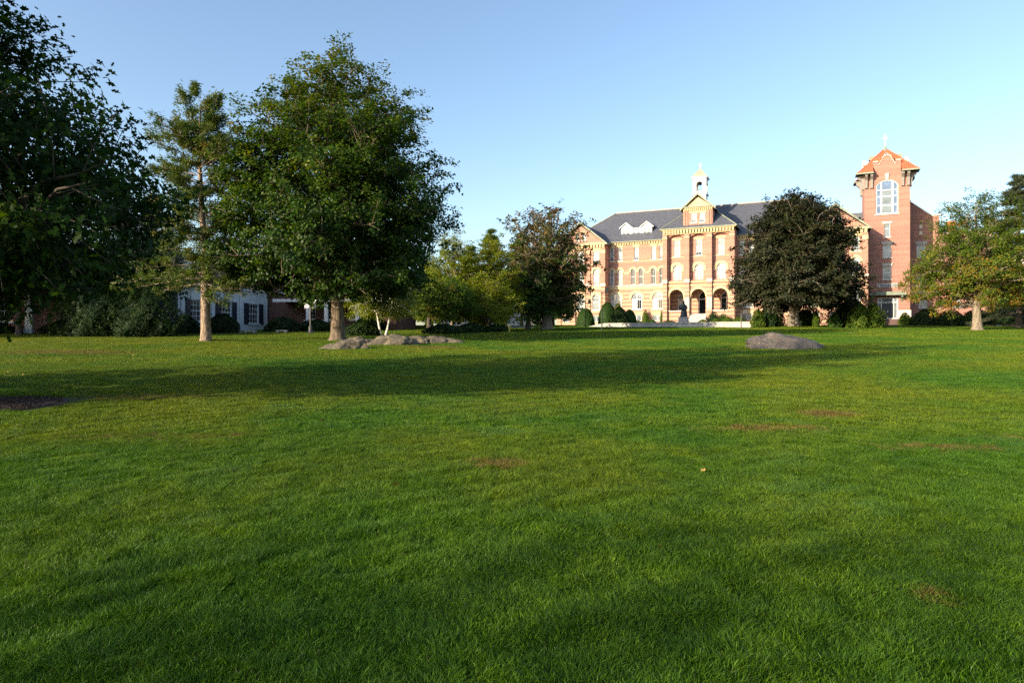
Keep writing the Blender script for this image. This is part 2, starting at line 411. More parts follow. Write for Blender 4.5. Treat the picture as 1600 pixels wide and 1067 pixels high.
TPL = {
    'leaf': np.array([(0, -.5, 0), (.36, -.05, .06), (0, .5, -.05), (-.36, -.05, .06)]),
    'maple': np.array([(0, -.5, 0), (.42, -.28, .07), (.22, .0, .03), (.40, .30, .08), (0, .5, -.06), (-.40, .30, .08), (-.22, .0, .03), (-.42, -.28, .07)]),
    'oak': np.array([(0, -.55, 0), (.28, -.24, .04), (.10, -.06, 0), (.34, .12, .05), (.10, .24, 0), (0, .6, -.08),
                     (-.10, .24, 0), (-.34, .12, .05), (-.10, -.06, 0), (-.28, -.24, .04)]),
    'narrow': np.array([(0, -.5, 0), (.16, 0, .03), (0, .5, -.04), (-.16, 0, .03)]),
}
def leaves(rng, cen, size, shape, up=0.6, out=None, outw=0.5, droop=0.0):
    """one polygon per leaf, tilted at random about a mostly upward or outward normal"""
    n = len(cen); T = TPL[shape]; k = len(T)
    nrm = rng.normal(size=(n, 3)); nrm[:, 2] = np.abs(nrm[:, 2]) + up
    if out is not None: nrm += out * outw
    nrm /= np.linalg.norm(nrm, axis=1)[:, None]
    t = rng.normal(size=(n, 3)); t[:, 2] -= droop
    if out is not None: t += out * 0.7
    t -= (t * nrm).sum(1)[:, None] * nrm; t /= np.linalg.norm(t, axis=1)[:, None] + 1e-9
    b = np.cross(t, nrm)
    sz = (np.ones(n) * size) * rng.uniform(0.65, 1.3, n)
    v = cen[:, None, :] + sz[:, None, None] * (T[None, :, 0, None] * b[:, None, :] + T[None, :, 1, None] * t[:, None, :] + T[None, :, 2, None] * nrm[:, None, :])
    return v.reshape(-1, 3), k

def bez(a, c, b, n):
    t = np.linspace(0, 1, n)[:, None]
    return (1 - t) ** 2 * a + 2 * t * (1 - t) * c + t * t * b

def decid(name, label, x, y, H, r0, hb, prof, nl, ns, nc, leafn, lsize, lmat, bmat, seed, shape='leaf', sig=0.35, off=(0, 0), lean=(0, 0),
          group=None, cat='tree', up_bias=0.25, base_z=None, shell=0.0, fork=None, tint_c=0.5, tint_s=0.18, uneven=0.22, droop=0.0, hollow=0.35, tintz=0.0, split=None):
    """broad-leaved tree: trunk, limbs reaching the crown's outline prof[(height, radius)], side branches, twigs with leaf clusters"""
    rng = np.random.default_rng(seed)
    z0 = g(x, y) if base_z is None else base_z
    root = thing(name, label, cat, (x, y, z0 - 0.04), 0, group)
    ph = np.array([p[0] for p in prof], float); pr = np.array([p[1] for p in prof], float)
    tb = Tubes()
    top = ph[-1]
    n_t = 10
    hz = np.linspace(0, top * 0.93, n_t)
    wob = np.cumsum(rng.normal(0, 0.05 * r0 / 0.3, (n_t, 2)), axis=0) * np.linspace(0, 1, n_t)[:, None]
    tx = np.stack([wob[:, 0] + (lean[0] + off[0] * 0.5) * hz / top, wob[:, 1] + (lean[1] + off[1] * 0.5) * hz / top, hz], 1)
    tr = r0 * np.clip(1 - hz / top, 0.03, 1) ** 0.85
    # flared foot
    fz = np.array([0, 0.15, 0.4, 0.9]) * min(1, r0 / 0.35)
    P = np.concatenate([[tx[0] + (0, 0, z) for z in fz], tx[1:]]); Rr = np.concatenate([r0 * np.array([1.65, 1.28, 1.08, 1.0]), tr[1:] * 0.97])
    tb.add(P, Rr, 14)
    def trunk_at(h):
        return np.array([np.interp(h, hz, tx[:, 0]), np.interp(h, hz, tx[:, 1]), h])
    cl = []; cw = []
    w = np.interp(np.linspace(ph[0], top, 200), ph, pr); cdf = np.cumsum(w + 0.4); cdf /= cdf[-1]
    ga = rng.uniform(0, 6.28)
    ph_az = rng.uniform(0, 6.28, 6); fr_az = np.array([2, 3, 5, 2, 4, 7])
    for i in range(nl):
        f = (i + rng.uniform(0.2, 0.8)) / nl
        ht = np.interp(f, cdf, np.linspace(ph[0], top, 200))
        az = ga + i * 2.39996 + rng.normal(0, 0.25)
        bump = 1 + uneven * (np.sin(fr_az[0] * az + ph_az[0] + ht * .9) * .5 + np.sin(fr_az[2] * az + ph_az[2] - ht * 1.3) * .5) + rng.normal(0, uneven * 0.45)
        rad = np.interp(ht, ph, pr) * np.clip(bump, 0.55, 1.18)
        cx, cy = off[0] * ht / top, off[1] * ht / top
        tgt = np.array([cx + rad * math.cos(az), cy + rad * math.sin(az), ht])
        hs = hb + (ht - hb) * (0.55 if ht > hb else 0) * rng.uniform(0.75, 1.1)
        hs = min(max(hs, hb * 0.9), top * 0.9)
        st = trunk_at(hs)
        L = np.linalg.norm(tgt - st)
        ctl = st + (tgt - st) * 0.5 + np.array([0, 0, up_bias * L]) + rng.normal(0, 0.08 * L, 3)
        n_p = 8
        pts = bez(st, ctl, tgt, n_p); pts[1:-1] += rng.normal(0, 0.025 * L, (n_p - 2, 3))
        rb = max(0.02, np.interp(hs, hz, tr) * rng.uniform(0.4, 0.62))
        tb.add(pts, np.linspace(rb, 0.012, n_p), 6)
        for j in range(ns):
            s = hollow + (1 - hollow) * (j + rng.uniform(0, 1)) / ns
            p0 = np.array([np.interp(s * (n_p - 1), np.arange(n_p), pts[:, k]) for k in range(3)])
            d = pts[-1] - pts[0]; d /= np.linalg.norm(d) + 1e-9
            sd = rng.normal(size=3) * np.array([1, 1, 0.55]); sd -= sd.dot(d) * d; sd /= np.linalg.norm(sd) + 1e-9
            ln = (0.42 * L * (1 - 0.55 * s) + 0.35) * rng.uniform(0.6, 1.15)
            ln = min(ln, 3.0)
            e = p0 + (d * 0.55 + sd * 0.8 + np.array([0, 0, 0.15 - droop])) * ln
            m = (p0 + e) / 2 + rng.normal(0, 0.08 * ln, 3) + np.array([0, 0, 0.08 * ln])
            sp = bez(p0, m, e, 4)
            tb.add(sp, np.linspace(max(0.012, rb * 0.28 * (1 - .5 * s)), 0.006, 4), 4)
            for q in range(nc):
                tt = 0.25 + 0.8 * (q + rng.uniform(0, 1)) / nc
                c = p0 + (e - p0) * min(tt, 1.02) + rng.normal(0, sig * 0.7, 3) * np.array([1, 1, 0.7])
                cl.append(c); cw.append(rng.uniform(0.5, 1.5))
    cl = np.array(cl); cw = np.array(cw); cw /= cw.sum()
    idx = rng.choice(len(cl), leafn, p=cw)
    cen = cl[idx] + rng.normal(0, sig * 0.62, (leafn, 3)) * np.array([1, 1, 0.62])
    ax = np.stack([off[0] * cen[:, 2] / top, off[1] * cen[:, 2] / top, np.full(leafn, ph[0] + (top - ph[0]) * 0.4)], 1)
    out = cen - ax; out /= np.linalg.norm(out, axis=1)[:, None] + 1e-9
    lv, k = leaves(rng, cen, lsize, shape, 0.35, out, 0.9, droop)
    tc = rng.normal(tint_c, tint_s, len(cl))
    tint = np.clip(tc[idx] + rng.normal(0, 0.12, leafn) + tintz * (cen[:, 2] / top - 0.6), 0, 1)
    add('trunk', tb.mesh('trunk', bmat), root)
    add('crown', np_mesh('crown', lv, k, lmat, tint), root)
    return root

def conifer(name, label, x, y, H, r0, whorls, prof, nb, tufts, nn, nlen, nwid, lmat, bmat, seed, droop=0.1, bare=0.45, base_z=None, group=None, z_first=2.0, bend=0.0, crownclump=0.35, tint_c=0.45, flat=0.5, jit=0.18, rlo=0.55, lift=0.0):
    """pine or spruce: whorls of boughs carrying tufts of needles"""
    rng = np.random.default_rng(seed)
    z0 = g(x, y) if base_z is None else base_z
    root = thing(name, label, 'tree', (x, y, z0 - 0.04), 0, group)
    ph = np.array([p[0] for p in prof], float); pr = np.array([p[1] for p in prof], float)
    tb = Tubes()
    hz = np.linspace(0, H, 12); wob = np.cumsum(rng.normal(0, 0.035, (12, 2)), 0)
    tx = np.stack([wob[:, 0] + bend * (hz / H) ** 1.5, wob[:, 1], hz], 1)
    fz = np.array([0, 0.2, 0.6])
    tb.add(np.concatenate([[tx[0] + (0, 0, z) for z in fz], tx[1:]]), np.concatenate([r0 * np.array([1.35, 1.1, 1.0]), (r0 * np.clip(1 - hz / H, 0.04, 1) ** 0.75)[1:]]), 14)
    cl = []; dr = []
    for h in np.linspace(z_first, H * 0.985, whorls):
        k = nb if h < H * 0.9 else max(3, nb - 2)
        a0 = rng.uniform(0, 6.28)
        for b in range(k):
            if rng.uniform() < 0.1: continue
            hh = h + rng.normal(0, jit); az = a0 + b * 6.283 / k + rng.normal(0, 0.3)
            rad = np.interp(hh, ph, pr) * rng.uniform(rlo, 1.12)
            f = hh / H
            p0 = np.array([np.interp(hh, hz, tx[:, 0]), np.interp(hh, hz, tx[:, 1]), hh])
            rise = (0.45 * max(0, f - 0.35) * 1.6 - droop * (1 - f)) * rad
            e = p0 + np.array([math.cos(az) * rad, math.sin(az) * rad, rise])
            m = (p0 + e) / 2 + np.array([0, 0, -0.06 * rad + droop * 0.5 * rad]) + rng.normal(0, 0.05 * rad, 3)
            pts = bez(p0, m, e, 6)
            tb.add(pts, np.linspace(max(0.018, r0 * 0.22 * (1 - f * .6)), 0.008, 6), 5)
            for q in range(tufts):
                s = bare + (1 - bare) * (q + rng.uniform()) / tufts
                c = (1 - s) ** 2 * p0 + 2 * s * (1 - s) * m + s * s * e
                side = np.array([-math.sin(az), math.cos(az), 0]) * rng.normal(0, crownclump * rad * (0.35 + 0.5 * s) * 0.5)
                cc = c + side + np.array([0, 0, rng.uniform(-lift * .3, 0.12 + lift)])
                tb.add(np.stack([c, (c + cc) / 2 + (0, 0, .03), cc]), np.array([.012, .009, .006]), 4)
                cl.append(cc); dr.append(np.array([math.cos(az), math.sin(az), 0.25]) + (side / (np.linalg.norm(side) + 1e-6)) * .5)
    cl = np.array(cl); dr = np.array(dr); n = len(cl)
    cen = np.repeat(cl, nn, 0) + rng.normal(0, nlen * 0.7, (n * nn, 3)) * np.array([1, 1, flat])
    d = np.repeat(dr, nn, 0) + rng.normal(0, 0.75, (n * nn, 3)) + np.array([0, 0, 0.25])
    d /= np.linalg.norm(d, axis=1)[:, None]
    s = rng.normal(size=d.shape); s -= (s * d).sum(1)[:, None] * d; s /= np.linalg.norm(s, axis=1)[:, None]
    ln = nlen * rng.uniform(0.7, 1.3, len(d))[:, None]
    v = np.stack([cen - s * nwid / 2, cen + s * nwid / 2, cen + d * ln + s * nwid * .2, cen + d * ln - s * nwid * .2], 1).reshape(-1, 3)
    tc = rng.normal(tint_c, 0.2, n)
    tint = np.clip(np.repeat(tc, nn) + rng.normal(0, 0.1, n * nn), 0, 1)
    add('trunk', tb.mesh('trunk', bmat), root)
    add('crown', np_mesh('crown', v, 4, lmat, tint), root)
    return root

def shrub(name, label, x, y, rx, ry, h, n, lsize, lmat, seed, form='round', cat='shrub', group=None, base_z=None, stem='bark_dark', rough=0.12, parts=True, tint_c=0.5, shape='leaf', core=0.8, rz=0.0):
    """bush: leafy shell on an uneven body, twigs inside"""
    rng = np.random.default_rng(seed)
    n = int(n * .7); lsize *= 1.14
    z0 = g(x, y) if base_z is None else base_z
    root = thing(name, label, cat, (x, y, z0 - 0.03), rz, group)
    ph = rng.uniform(0, 6.28, 8)
    def surf(az, t, k=1.0):
        # t 0..1 from ground to top
        if form == 'cone': r = (1 - t) ** 0.75 * 0.98 + 0.05
        elif form == 'dome': r = np.sqrt(np.clip(1 - t * t, 0, 1)) * 0.98 + .02
        elif form == 'egg': r = np.sqrt(np.clip(1 - t ** 2.6, 0, 1)) * (0.82 + 0.18 * np.sin(np.pi * np.clip(t + .15, 0, 1)))
        elif form == 'box': r = np.ones_like(t)
        else: r = np.sqrt(np.clip(1 - (2 * t - 0.85) ** 2 / 1.33, 0.0, 1))
        m = 1 + rough * (np.sin(3 * az + ph[0] + 4 * t) + np.sin(5 * az + ph[1] - 6 * t) + 0.7 * np.sin(9 * az + ph[2] + 11 * t) + 0.5 * np.sin(15 * az + ph[3] - 17 * t)) * 0.5
        if form == 'box':
            c, s_ = np.cos(az), np.sin(az); q = 1 / np.maximum(np.abs(c), np.abs(s_)); q = np.minimum(q, 1.3)
            return k * m * q * c * rx, k * m * q * s_ * ry
        return k * m * r * np.cos(az) * rx, k * m * r * np.sin(az) * ry
    az = rng.uniform(0, 6.283, n); t = rng.uniform(0, 1, n)
    if form in ('cone',): t = 1 - np.sqrt(1 - t * 0.999)
    if form == 'box':
        topn = rng.uniform(size=n) < 0.4
    kk = 1 - np.abs(rng.normal(0, 0.09, n))
    X, Y = surf(az, t, kk)
    Z = t * h * (1 + rough * 0.35 * np.sin(4 * az + ph[4]))
    if form == 'box':
        X = np.where(topn, rng.uniform(-rx, rx, n), X); Y = np.where(topn, rng.uniform(-ry, ry, n), Y)
        Z = np.where(topn, h * (1 + rough * 0.25 * np.sin(X * 3 + ph[5]) + rng.normal(0, .03, n)), Z)
    cen = np.stack([X, Y, Z], 1)
    out = np.stack([X / rx, Y / ry, (Z / h - 0.35)], 1); out /= np.linalg.norm(out, axis=1)[:, None] + 1e-6
    lv, k = leaves(rng, cen, lsize, shape, 0.2, out, 1.3)
    tint = np.clip(tint_c + 0.22 * np.sin(az * 4 + t * 9 + ph[6]) + rng.normal(0, 0.2, n), 0, 1)
    tb = Tubes()
    nt = 7
    for i in range(nt):
        a = 6.283 * i / nt + rng.uniform(0, .5); e = np.array([math.cos(a) * rx * .62, math.sin(a) * ry * .62, h * rng.uniform(.55, .85)])
        p0 = np.array([math.cos(a) * .08 * rx, math.sin(a) * .08 * ry, 0])
        tb.add(bez(p0, np.array([e[0] * .4, e[1] * .4, h * .4]), e, 5), np.linspace(0.03 + .01 * h, .008, 5), 5)
    add('stem', tb.mesh('stem', stem), root)
    add('foliage', np_mesh('foliage', lv, k, lmat, tint), root)
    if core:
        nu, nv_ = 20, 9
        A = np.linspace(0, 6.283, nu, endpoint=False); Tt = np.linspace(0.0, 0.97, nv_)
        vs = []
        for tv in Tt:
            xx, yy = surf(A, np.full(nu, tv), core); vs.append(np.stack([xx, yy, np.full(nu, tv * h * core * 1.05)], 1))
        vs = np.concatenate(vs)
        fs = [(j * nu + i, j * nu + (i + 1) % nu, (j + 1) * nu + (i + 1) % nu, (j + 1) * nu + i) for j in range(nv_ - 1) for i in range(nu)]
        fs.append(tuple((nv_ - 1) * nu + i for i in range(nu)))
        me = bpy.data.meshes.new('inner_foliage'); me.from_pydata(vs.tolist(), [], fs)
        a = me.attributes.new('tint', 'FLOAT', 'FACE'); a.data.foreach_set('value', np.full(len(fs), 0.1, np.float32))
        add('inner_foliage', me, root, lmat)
    return root

# ------------------------------------------------------------------ openings, windows
def arc(w, h, rise, n=10, x0=0.0, z0=0.0):
    """loop of an opening: straight jambs, top flat (rise 0) or arched; starts bottom left, runs counter-clockwise"""
    a = w / 2
    if rise <= 0: return [(x0 - a, z0), (x0 + a, z0), (x0 + a, z0 + h), (x0 - a, z0 + h)]
    rad = (a * a + rise * rise) / (2 * rise); cz = h - rad; th = math.asin(min(1, a / rad))
    pts = [(x0 - a, z0), (x0 + a, z0)]
    for i in range(n + 1):
        t = th - 2 * th * i / n
        pts.append((x0 + rad * math.sin(t), z0 + cz + rad * math.cos(t)))
    return pts
def wall(name, outline, holes, yf, depth, mat, parent, reveal=0.25, back=True):
    """wall block: front face at y=yf with openings, jambs 'reveal' deep, sides running back by depth"""
    vs = []; fs = []
    loops = [outline] + holes
    tris = tessellate_polygon([[Vector((x, z, 0)) for x, z in lp] for lp in loops])
    flat = [p for lp in loops for p in lp]
    vs = [(x, yf, z) for x, z in flat]; fs = [tuple(t) for t in tris]
    def strip(lp, d):
        b = len(vs); k = len(lp)
        vs.extend([(x, yf, z) for x, z in lp]); vs.extend([(x, yf + d, z) for x, z in lp])
        for i in range(k):
            j = (i + 1) % k; fs.append((b + i, b + j, b + k + j, b + k + i))
    strip(outline, depth)
    for hl in holes: strip(hl, reveal)
    if back:
        b = len(vs); vs.extend([(x, yf + depth, z) for x, z in outline])
        for t in tessellate_polygon([[Vector((x, z, 0)) for x, z in outline]]): fs.append(tuple(b + i for i in t))
    me = bpy.data.meshes.new(name); me.from_pydata(vs, [], fs)
    bm = bmesh.new(); bm.from_mesh(me); bmesh.ops.remove_doubles(bm, verts=bm.verts, dist=0.0005); bmesh.ops.recalc_face_normals(bm, faces=bm.faces); bm.to_mesh(me); bm.free()
    return add(name, me, parent, mat)

MESH = {}
def cached(key, fn):
    if key not in MESH: MESH[key] = fn()
    return MESH[key]
def win_mesh(w, h, rise, t, bars, fmat, depth=0.08):
    """frame ring plus glazing bars; bars = [('v', x, thick) or ('h', z, thick)] in fractions of the opening"""
    def mk():
        m = MB()
        o = arc(w, h, rise); inn = arc(w - 2 * t, h - 2 * t, max(0, rise - (t if rise > 0 and rise < w / 2 - .01 else t)) if rise > 0 else 0, z0=t)
        k = len(o); b = 0
        m.v = [(x, 0, z) for x, z in o] + [(x, 0, z) for x, z in inn] + [(x, depth, z) for x, z in inn] + [(x, depth, z) for x, z in o]
        for i in range(k):
            j = (i + 1) % k
            m.f += [(i, j, k + j, k + i), (k + i, k + j, 2 * k + j, 2 * k + i), (3 * k + i, 3 * k + j, j, i)]
        for kind, p, th in bars:
            if kind == 'v':
                x = (p - .5) * w
                top = h - t * .5
                if rise > 0:
                    rad = ((w / 2) ** 2 + rise ** 2) / (2 * rise); top = h - rad + math.sqrt(max(0, rad * rad - x * x)) - t * .5
                m.box(x - th / 2, x + th / 2, depth * .25, depth * .9, t * .5, top)
            else:
                z = p * h; xx = w / 2 - t * .5
                if rise > 0 and z > h - rise:
                    rad = ((w / 2) ** 2 + rise ** 2) / (2 * rise); xx = math.sqrt(max(0.01, rad * rad - (z - h + rad) ** 2)) - t * .5
                m.box(-xx, xx, depth * .2, depth * .85, z - th / 2, z + th / 2)
        return m.mesh('window', fmat)
    return cached(('win', w, h, rise, t, tuple(bars), fmat, depth), mk)
def pane_mesh(w, h, rise, gmat, depth):
    def mk():
        lp = arc(w * .98, h * .99, rise * .98 if rise else 0)
        me = bpy.data.meshes.new('pane'); me.from_pydata([(x, depth, z) for x, z in lp], [], [tuple(range(len(lp)))])
        me.materials.append(MATS[gmat]); return me
    return cached(('pane', w, h, rise, gmat, depth), mk)
def sill_mesh(w, mat, hh=0.14, proud=0.12):
    return cached(('sill', w, mat, hh, proud), lambda: MB().box(-w / 2, w / 2, -proud, 0.1, -hh, 0).mesh('sill', mat))
def window(parent, x, yf, z, w, h, rise=0, t=0.08, bars=(), fmat='white_paint', gmat='glass_blind_sky', sill='pale_stone', inset=0.1, sw=None, panes=None, label=None):
    """window > pane (one per light where they can be told apart), sill; placed with the wall face at y=yf"""
    o = add('window', win_mesh(w, h, rise, t, list(bars), fmat), parent, None, (x, yf + inset, z), None, label)
    if panes:
        for (a0, a1, b0, b1, gm) in panes:
            me = cached(('pn', w, h, a0, a1, b0, b1, gm), lambda: MB().quad(((a0 - .5) * w, .05, b0 * h), ((a1 - .5) * w, .05, b0 * h), ((a1 - .5) * w, .05, b1 * h), ((a0 - .5) * w, .05, b1 * h)).mesh('pane', gm))
            add('pane', me, o)
        add('pane', pane_mesh(w, h, rise, gmat, 0.065), o)
    else:
        add('pane', pane_mesh(w, h, rise, gmat, 0.06), o)
    if sill: add('sill', sill_mesh(sw or w + 0.3, sill), o, None, (0, -inset, -0.003))
    return o
def hood(parent, x, yf, z, w, h, rise, band, legs, mat='cream_stone', proud=0.07, name='arch_hood'):
    """raised stone band round the head of an opening"""
    def mk():
        o = [(px, pz) for px, pz in arc(w + 2 * band, h + band, (w / 2 + band) if rise >= w / 2 - .01 else rise + band * .3, 12)][2:]
        i = arc(w, h, rise, 12)[2:]
        zl = legs
        outer = [(w / 2 + band, zl)] + o + [(-w / 2 - band, zl)]; inner = [(w / 2, zl)] + i + [(-w / 2, zl)]
        m = MB(); k = len(outer)
        m.v = [(a, -proud, b) for a, b in outer] + [(a, -proud, b) for a, b in inner] + [(a, 0.02, b) for a, b in outer] + [(a, 0.02, b) for a, b in inner]
        for q in range(k - 1):
            m.f += [(q, q + 1, k + q + 1, k + q), (q, q + 1, 2 * k + q + 1, 2 * k + q), (k + q, k + q + 1, 3 * k + q + 1, 3 * k + q)]
        m.f += [(0, k, 3 * k, 2 * k), (k - 1, 2 * k - 1, 4 * k - 1, 3 * k - 1)]
        return m.mesh(name, mat)
    return add(name, cached(('hood', w, h, rise, band, legs, mat, proud), mk), parent, None, (x, yf, z))
def cornice(parent, u0, u1, yf, z0, z1, n, over=0.25, mat='cream_stone'):
    m = MB(); hh = z1 - z0
    m.box(u0 - over * .5, u1 + over * .5, yf - over, yf + .1, z0 + hh * .72, z1)
    m.box(u0, u1, yf - .03, yf + .1, z0 - hh * .12, z0 + hh * .06)
    p = (u1 - u0) / n
    for i in range(n):
        a = u0 + p * (i + .18); m.box(a, a + p * .62, yf - over * .72, yf + .1, z0 + hh * .06, z0 + hh * .72)
    return m.build('cornice', mat, parent)

# ================================================================== SETTING: lawn
def build_lawn():
    def axis(lo, hi, fine_lo, fine_hi, step, coarse):
        a = list(np.arange(fine_lo, fine_hi + 1e-6, step))
        left = list(np.linspace(lo, fine_lo, coarse + 1)[:-1]); right = list(np.linspace(fine_hi, hi, coarse + 1)[1:])
        return np.array(left + a + right)
    xs = axis(-900, 900, -60, 75, 1.0, 14); ys = axis(-300, 1500, -4, 118, 1.0, 14)
    X, Y = np.meshgrid(xs, ys); Z = gz(X, Y)
    Z = np.where(Y < -10, g(0, -10), Z)
    nx, ny = len(xs), len(ys)
    v = np.stack([X, Y, Z], -1).reshape(-1, 3)
    i = np.arange((ny - 1) * nx).reshape(ny - 1, nx)[:, :-1].ravel()
    f = np.stack([i, i + 1, i + nx + 1, i + nx], 1)
    me = bpy.data.meshes.new('lawn'); me.from_pydata(v.tolist(), [], f.tolist())
    me.polygons.foreach_set('use_smooth', [True] * len(me.polygons))
    o = add('lawn', me, None, 'lawn'); o['kind'] = 'structure'
build_lawn()

MULCH = (-9.0, 11.6, 1.2)
def build_grass():
    rng = np.random.default_rng(5)
    def tile(size, n, hgt, wid, seed):
        r = np.random.default_rng(seed)
        bx = r.uniform(-size / 2, size / 2, n); by = r.uniform(-size / 2, size / 2, n)
        # blades lean with their tuft
        fx = 0.25 * np.sin(bx * 9 / size * .6 + seed) + r.normal(0, .5, n); fy = 0.25 * np.cos(by * 8 / size * .6 + seed * 2) + r.normal(0, .5, n)
        hh = hgt * r.uniform(0.45, 1.25, n) * (1 + 0.25 * np.sin(bx * 14 / size * .5 + by * 11 / size * .5 + seed))
        az = r.uniform(0, 6.283, n); wx, wy = np.cos(az) * wid / 2, np.sin(az) * wid / 2
        w = r.uniform(.7, 1.3, n); wx = wx * w; wy = wy * w
        def pt(t, k, s): return np.stack([bx + fx * hh * t * t * .8 + s * wx * k, by + fy * hh * t * t * .8 + s * wy * k, hh * (t - .18 * t * t)], 1)
        q1 = np.stack([pt(0, 1, -1), pt(0, 1, 1), pt(.55, .85, 1), pt(.55, .85, -1)], 1)
        q2 = np.stack([pt(.55, .85, -1), pt(.55, .85, 1), pt(1, .12, 1), pt(1, .12, -1)], 1)
        v = np.concatenate([q1, q2], 0).reshape(-1, 3)
        tn = np.clip(r.beta(1.6, 1.9, n), 0, 1) * .85; dry = r.uniform(size=n) < 0.03; tn[dry] = 1.0
        me = np_mesh('grass_tile', v, 4, 'grass_blade', np.concatenate([tn, tn]))
        return bpy.data.objects.new('grass_tile', me)
    bands = [  # near, far, tile size, blades, height, width, variants
        (1.6, 9.0, 0.5, 5600, 0.046, 0.0030, 6),
        (9.0, 22.0, 0.7, 4800, 0.048, 0.0050, 5),
        (22.0, 48.0, 1.3, 4200, 0.050, 0.0100, 4),
        (48.0, 100.0, 2.6, 3200, 0.065, 0.022, 4)]
    for bi, (d0, d1, size, nb, hgt, wid, nvar) in enumerate(bands):
        pts = []
        step = size * 0.94
        ny0, ny1 = int(d0 / step), int(math.ceil(d1 / step))
        for iy in range(ny0, ny1 + 1):
            y = iy * step
            if y < d0 - step * .01 or y >= d1: continue
            hw = y * 0.80 + 1.2 + size
            for ix in range(int(-hw / step) - 1, int(hw / step) + 2):
                x = ix * step
                if abs(x) > hw: continue
                if (x - MULCH[0]) ** 2 + (y - MULCH[1]) ** 2 < (MULCH[2] + .28) ** 2: continue
                if y > 72 and not lawn_ok(x, y): continue
                pts.append((x, y))
        P = np.array(pts); n = len(P)
        P = P + rng.normal(0, size * .04, P.shape)
        Z = gz(P[:, 0], P[:, 1])
        e = 0.2
        gx = (gz(P[:, 0] + e, P[:, 1]) - gz(P[:, 0] - e, P[:, 1])) / (2 * e); gy = (gz(P[:, 0], P[:, 1] + e) - gz(P[:, 0], P[:, 1] - e)) / (2 * e)
        rot = np.zeros((n, 3)); q = rng.integers(0, 4, n) * (math.pi / 2)
        for i in range(n):
            nrm = Vector((-gx[i], -gy[i], 1)).normalized()
            m = Vector((0, 0, 1)).rotation_difference(nrm).to_matrix() @ Matrix.Rotation(q[i], 3, 'Z')
            rot[i] = m.to_euler()[:]
        hn = 1 + 0.15 * np.sin(P[:, 0] * 1.7 + 1.3 * np.sin(P[:, 1] * .9)) * np.sin(P[:, 1] * 1.45 + 2) + rng.normal(0, .06, n)
        scl = np.stack([np.full(n, 1.04), np.full(n, 1.04), np.clip(hn, .55, 1.5)], 1)
        me = bpy.data.meshes.new('grass'); me.vertices.add(n)
        me.vertices.foreach_set('co', np.column_stack([P, Z]).astype(np.float32).ravel())
        for nm_, ty, dat in (('rot', 'FLOAT_VECTOR', rot), ('scl', 'FLOAT_VECTOR', scl)):
            a = me.attributes.new(nm_, ty, 'POINT'); a.data.foreach_set('vector', dat.astype(np.float32).ravel())
        a = me.attributes.new('pick', 'INT', 'POINT'); a.data.foreach_set('value', rng.integers(0, nvar, n).astype(np.int32))
        me.materials.append(MATS['grass_blade'])
        o = add('grass', me); o['kind'] = 'stuff'
        tag(o, ['blades of short green turf nearest the camera', 'mown turf in the middle of the lawn', 'mown turf around the ledge and boulder', 'far turf in front of the brick buildings'][bi], 'grass')
        ng = bpy.data.node_groups.new('grass_scatter', 'GeometryNodeTree')
        ng.interface.new_socket('Geometry', in_out='INPUT', socket_type='NodeSocketGeometry')
        ng.interface.new_socket('Geometry', in_out='OUTPUT', socket_type='NodeSocketGeometry')
        gi = ng.nodes.new('NodeGroupInput'); go = ng.nodes.new('NodeGroupOutput')
        g2 = ng.nodes.new('GeometryNodeGeometryToInstance')
        for k in range(nvar):
            oi = ng.nodes.new('GeometryNodeObjectInfo'); oi.inputs['Object'].default_value = tile(size, nb, hgt, wid, 100 * bi + k); oi.inputs['As Instance'].default_value = True
            ng.links.new(oi.outputs['Geometry'], g2.inputs[0])
        ip = ng.nodes.new('GeometryNodeInstanceOnPoints'); ip.inputs['Pick Instance'].default_value = True
        def attr(nm_, ty):
            nd = ng.nodes.new('GeometryNodeInputNamedAttribute'); nd.data_type = ty; nd.inputs[0].default_value = nm_; return nd.outputs[0]
        ng.links.new(gi.outputs[0], ip.inputs['Points']); ng.links.new(g2.outputs[0], ip.inputs['Instance'])
        ng.links.new(attr('pick', 'INT'), ip.inputs['Instance Index'])
        er = ng.nodes.new('FunctionNodeEulerToRotation'); ng.links.new(attr('rot', 'FLOAT_VECTOR'), er.inputs[0]); ng.links.new(er.outputs[0], ip.inputs['Rotation'])
        ng.links.new(attr('scl', 'FLOAT_VECTOR'), ip.inputs['Scale'])
        ng.links.new(ip.outputs[0], go.inputs[0])
        md = o.modifiers.new('scatter', 'NODES'); md.node_group = ng

OX, OY, TH = 51.4, 100.0, R(-24)
def loc2w(u, v):     # facade frame (u to the right, v towards the lawn) to world
    return OX + u * math.cos(TH) + v * math.sin(TH), OY + u * math.sin(TH) - v * math.cos(TH)
def w2loc(x, y):
    dx, dy = x - OX, y - OY
    return dx * math.cos(TH) + dy * math.sin(TH), dx * math.sin(TH) - dy * math.cos(TH)
def lawn_ok(x, y):
    u, v = w2loc(x, y)
    if v < 8.5 and -46 < u < 30: return False
    return not (-29.5 < u < -10.3 and v < 32)          # behind the terrace wall
build_grass()

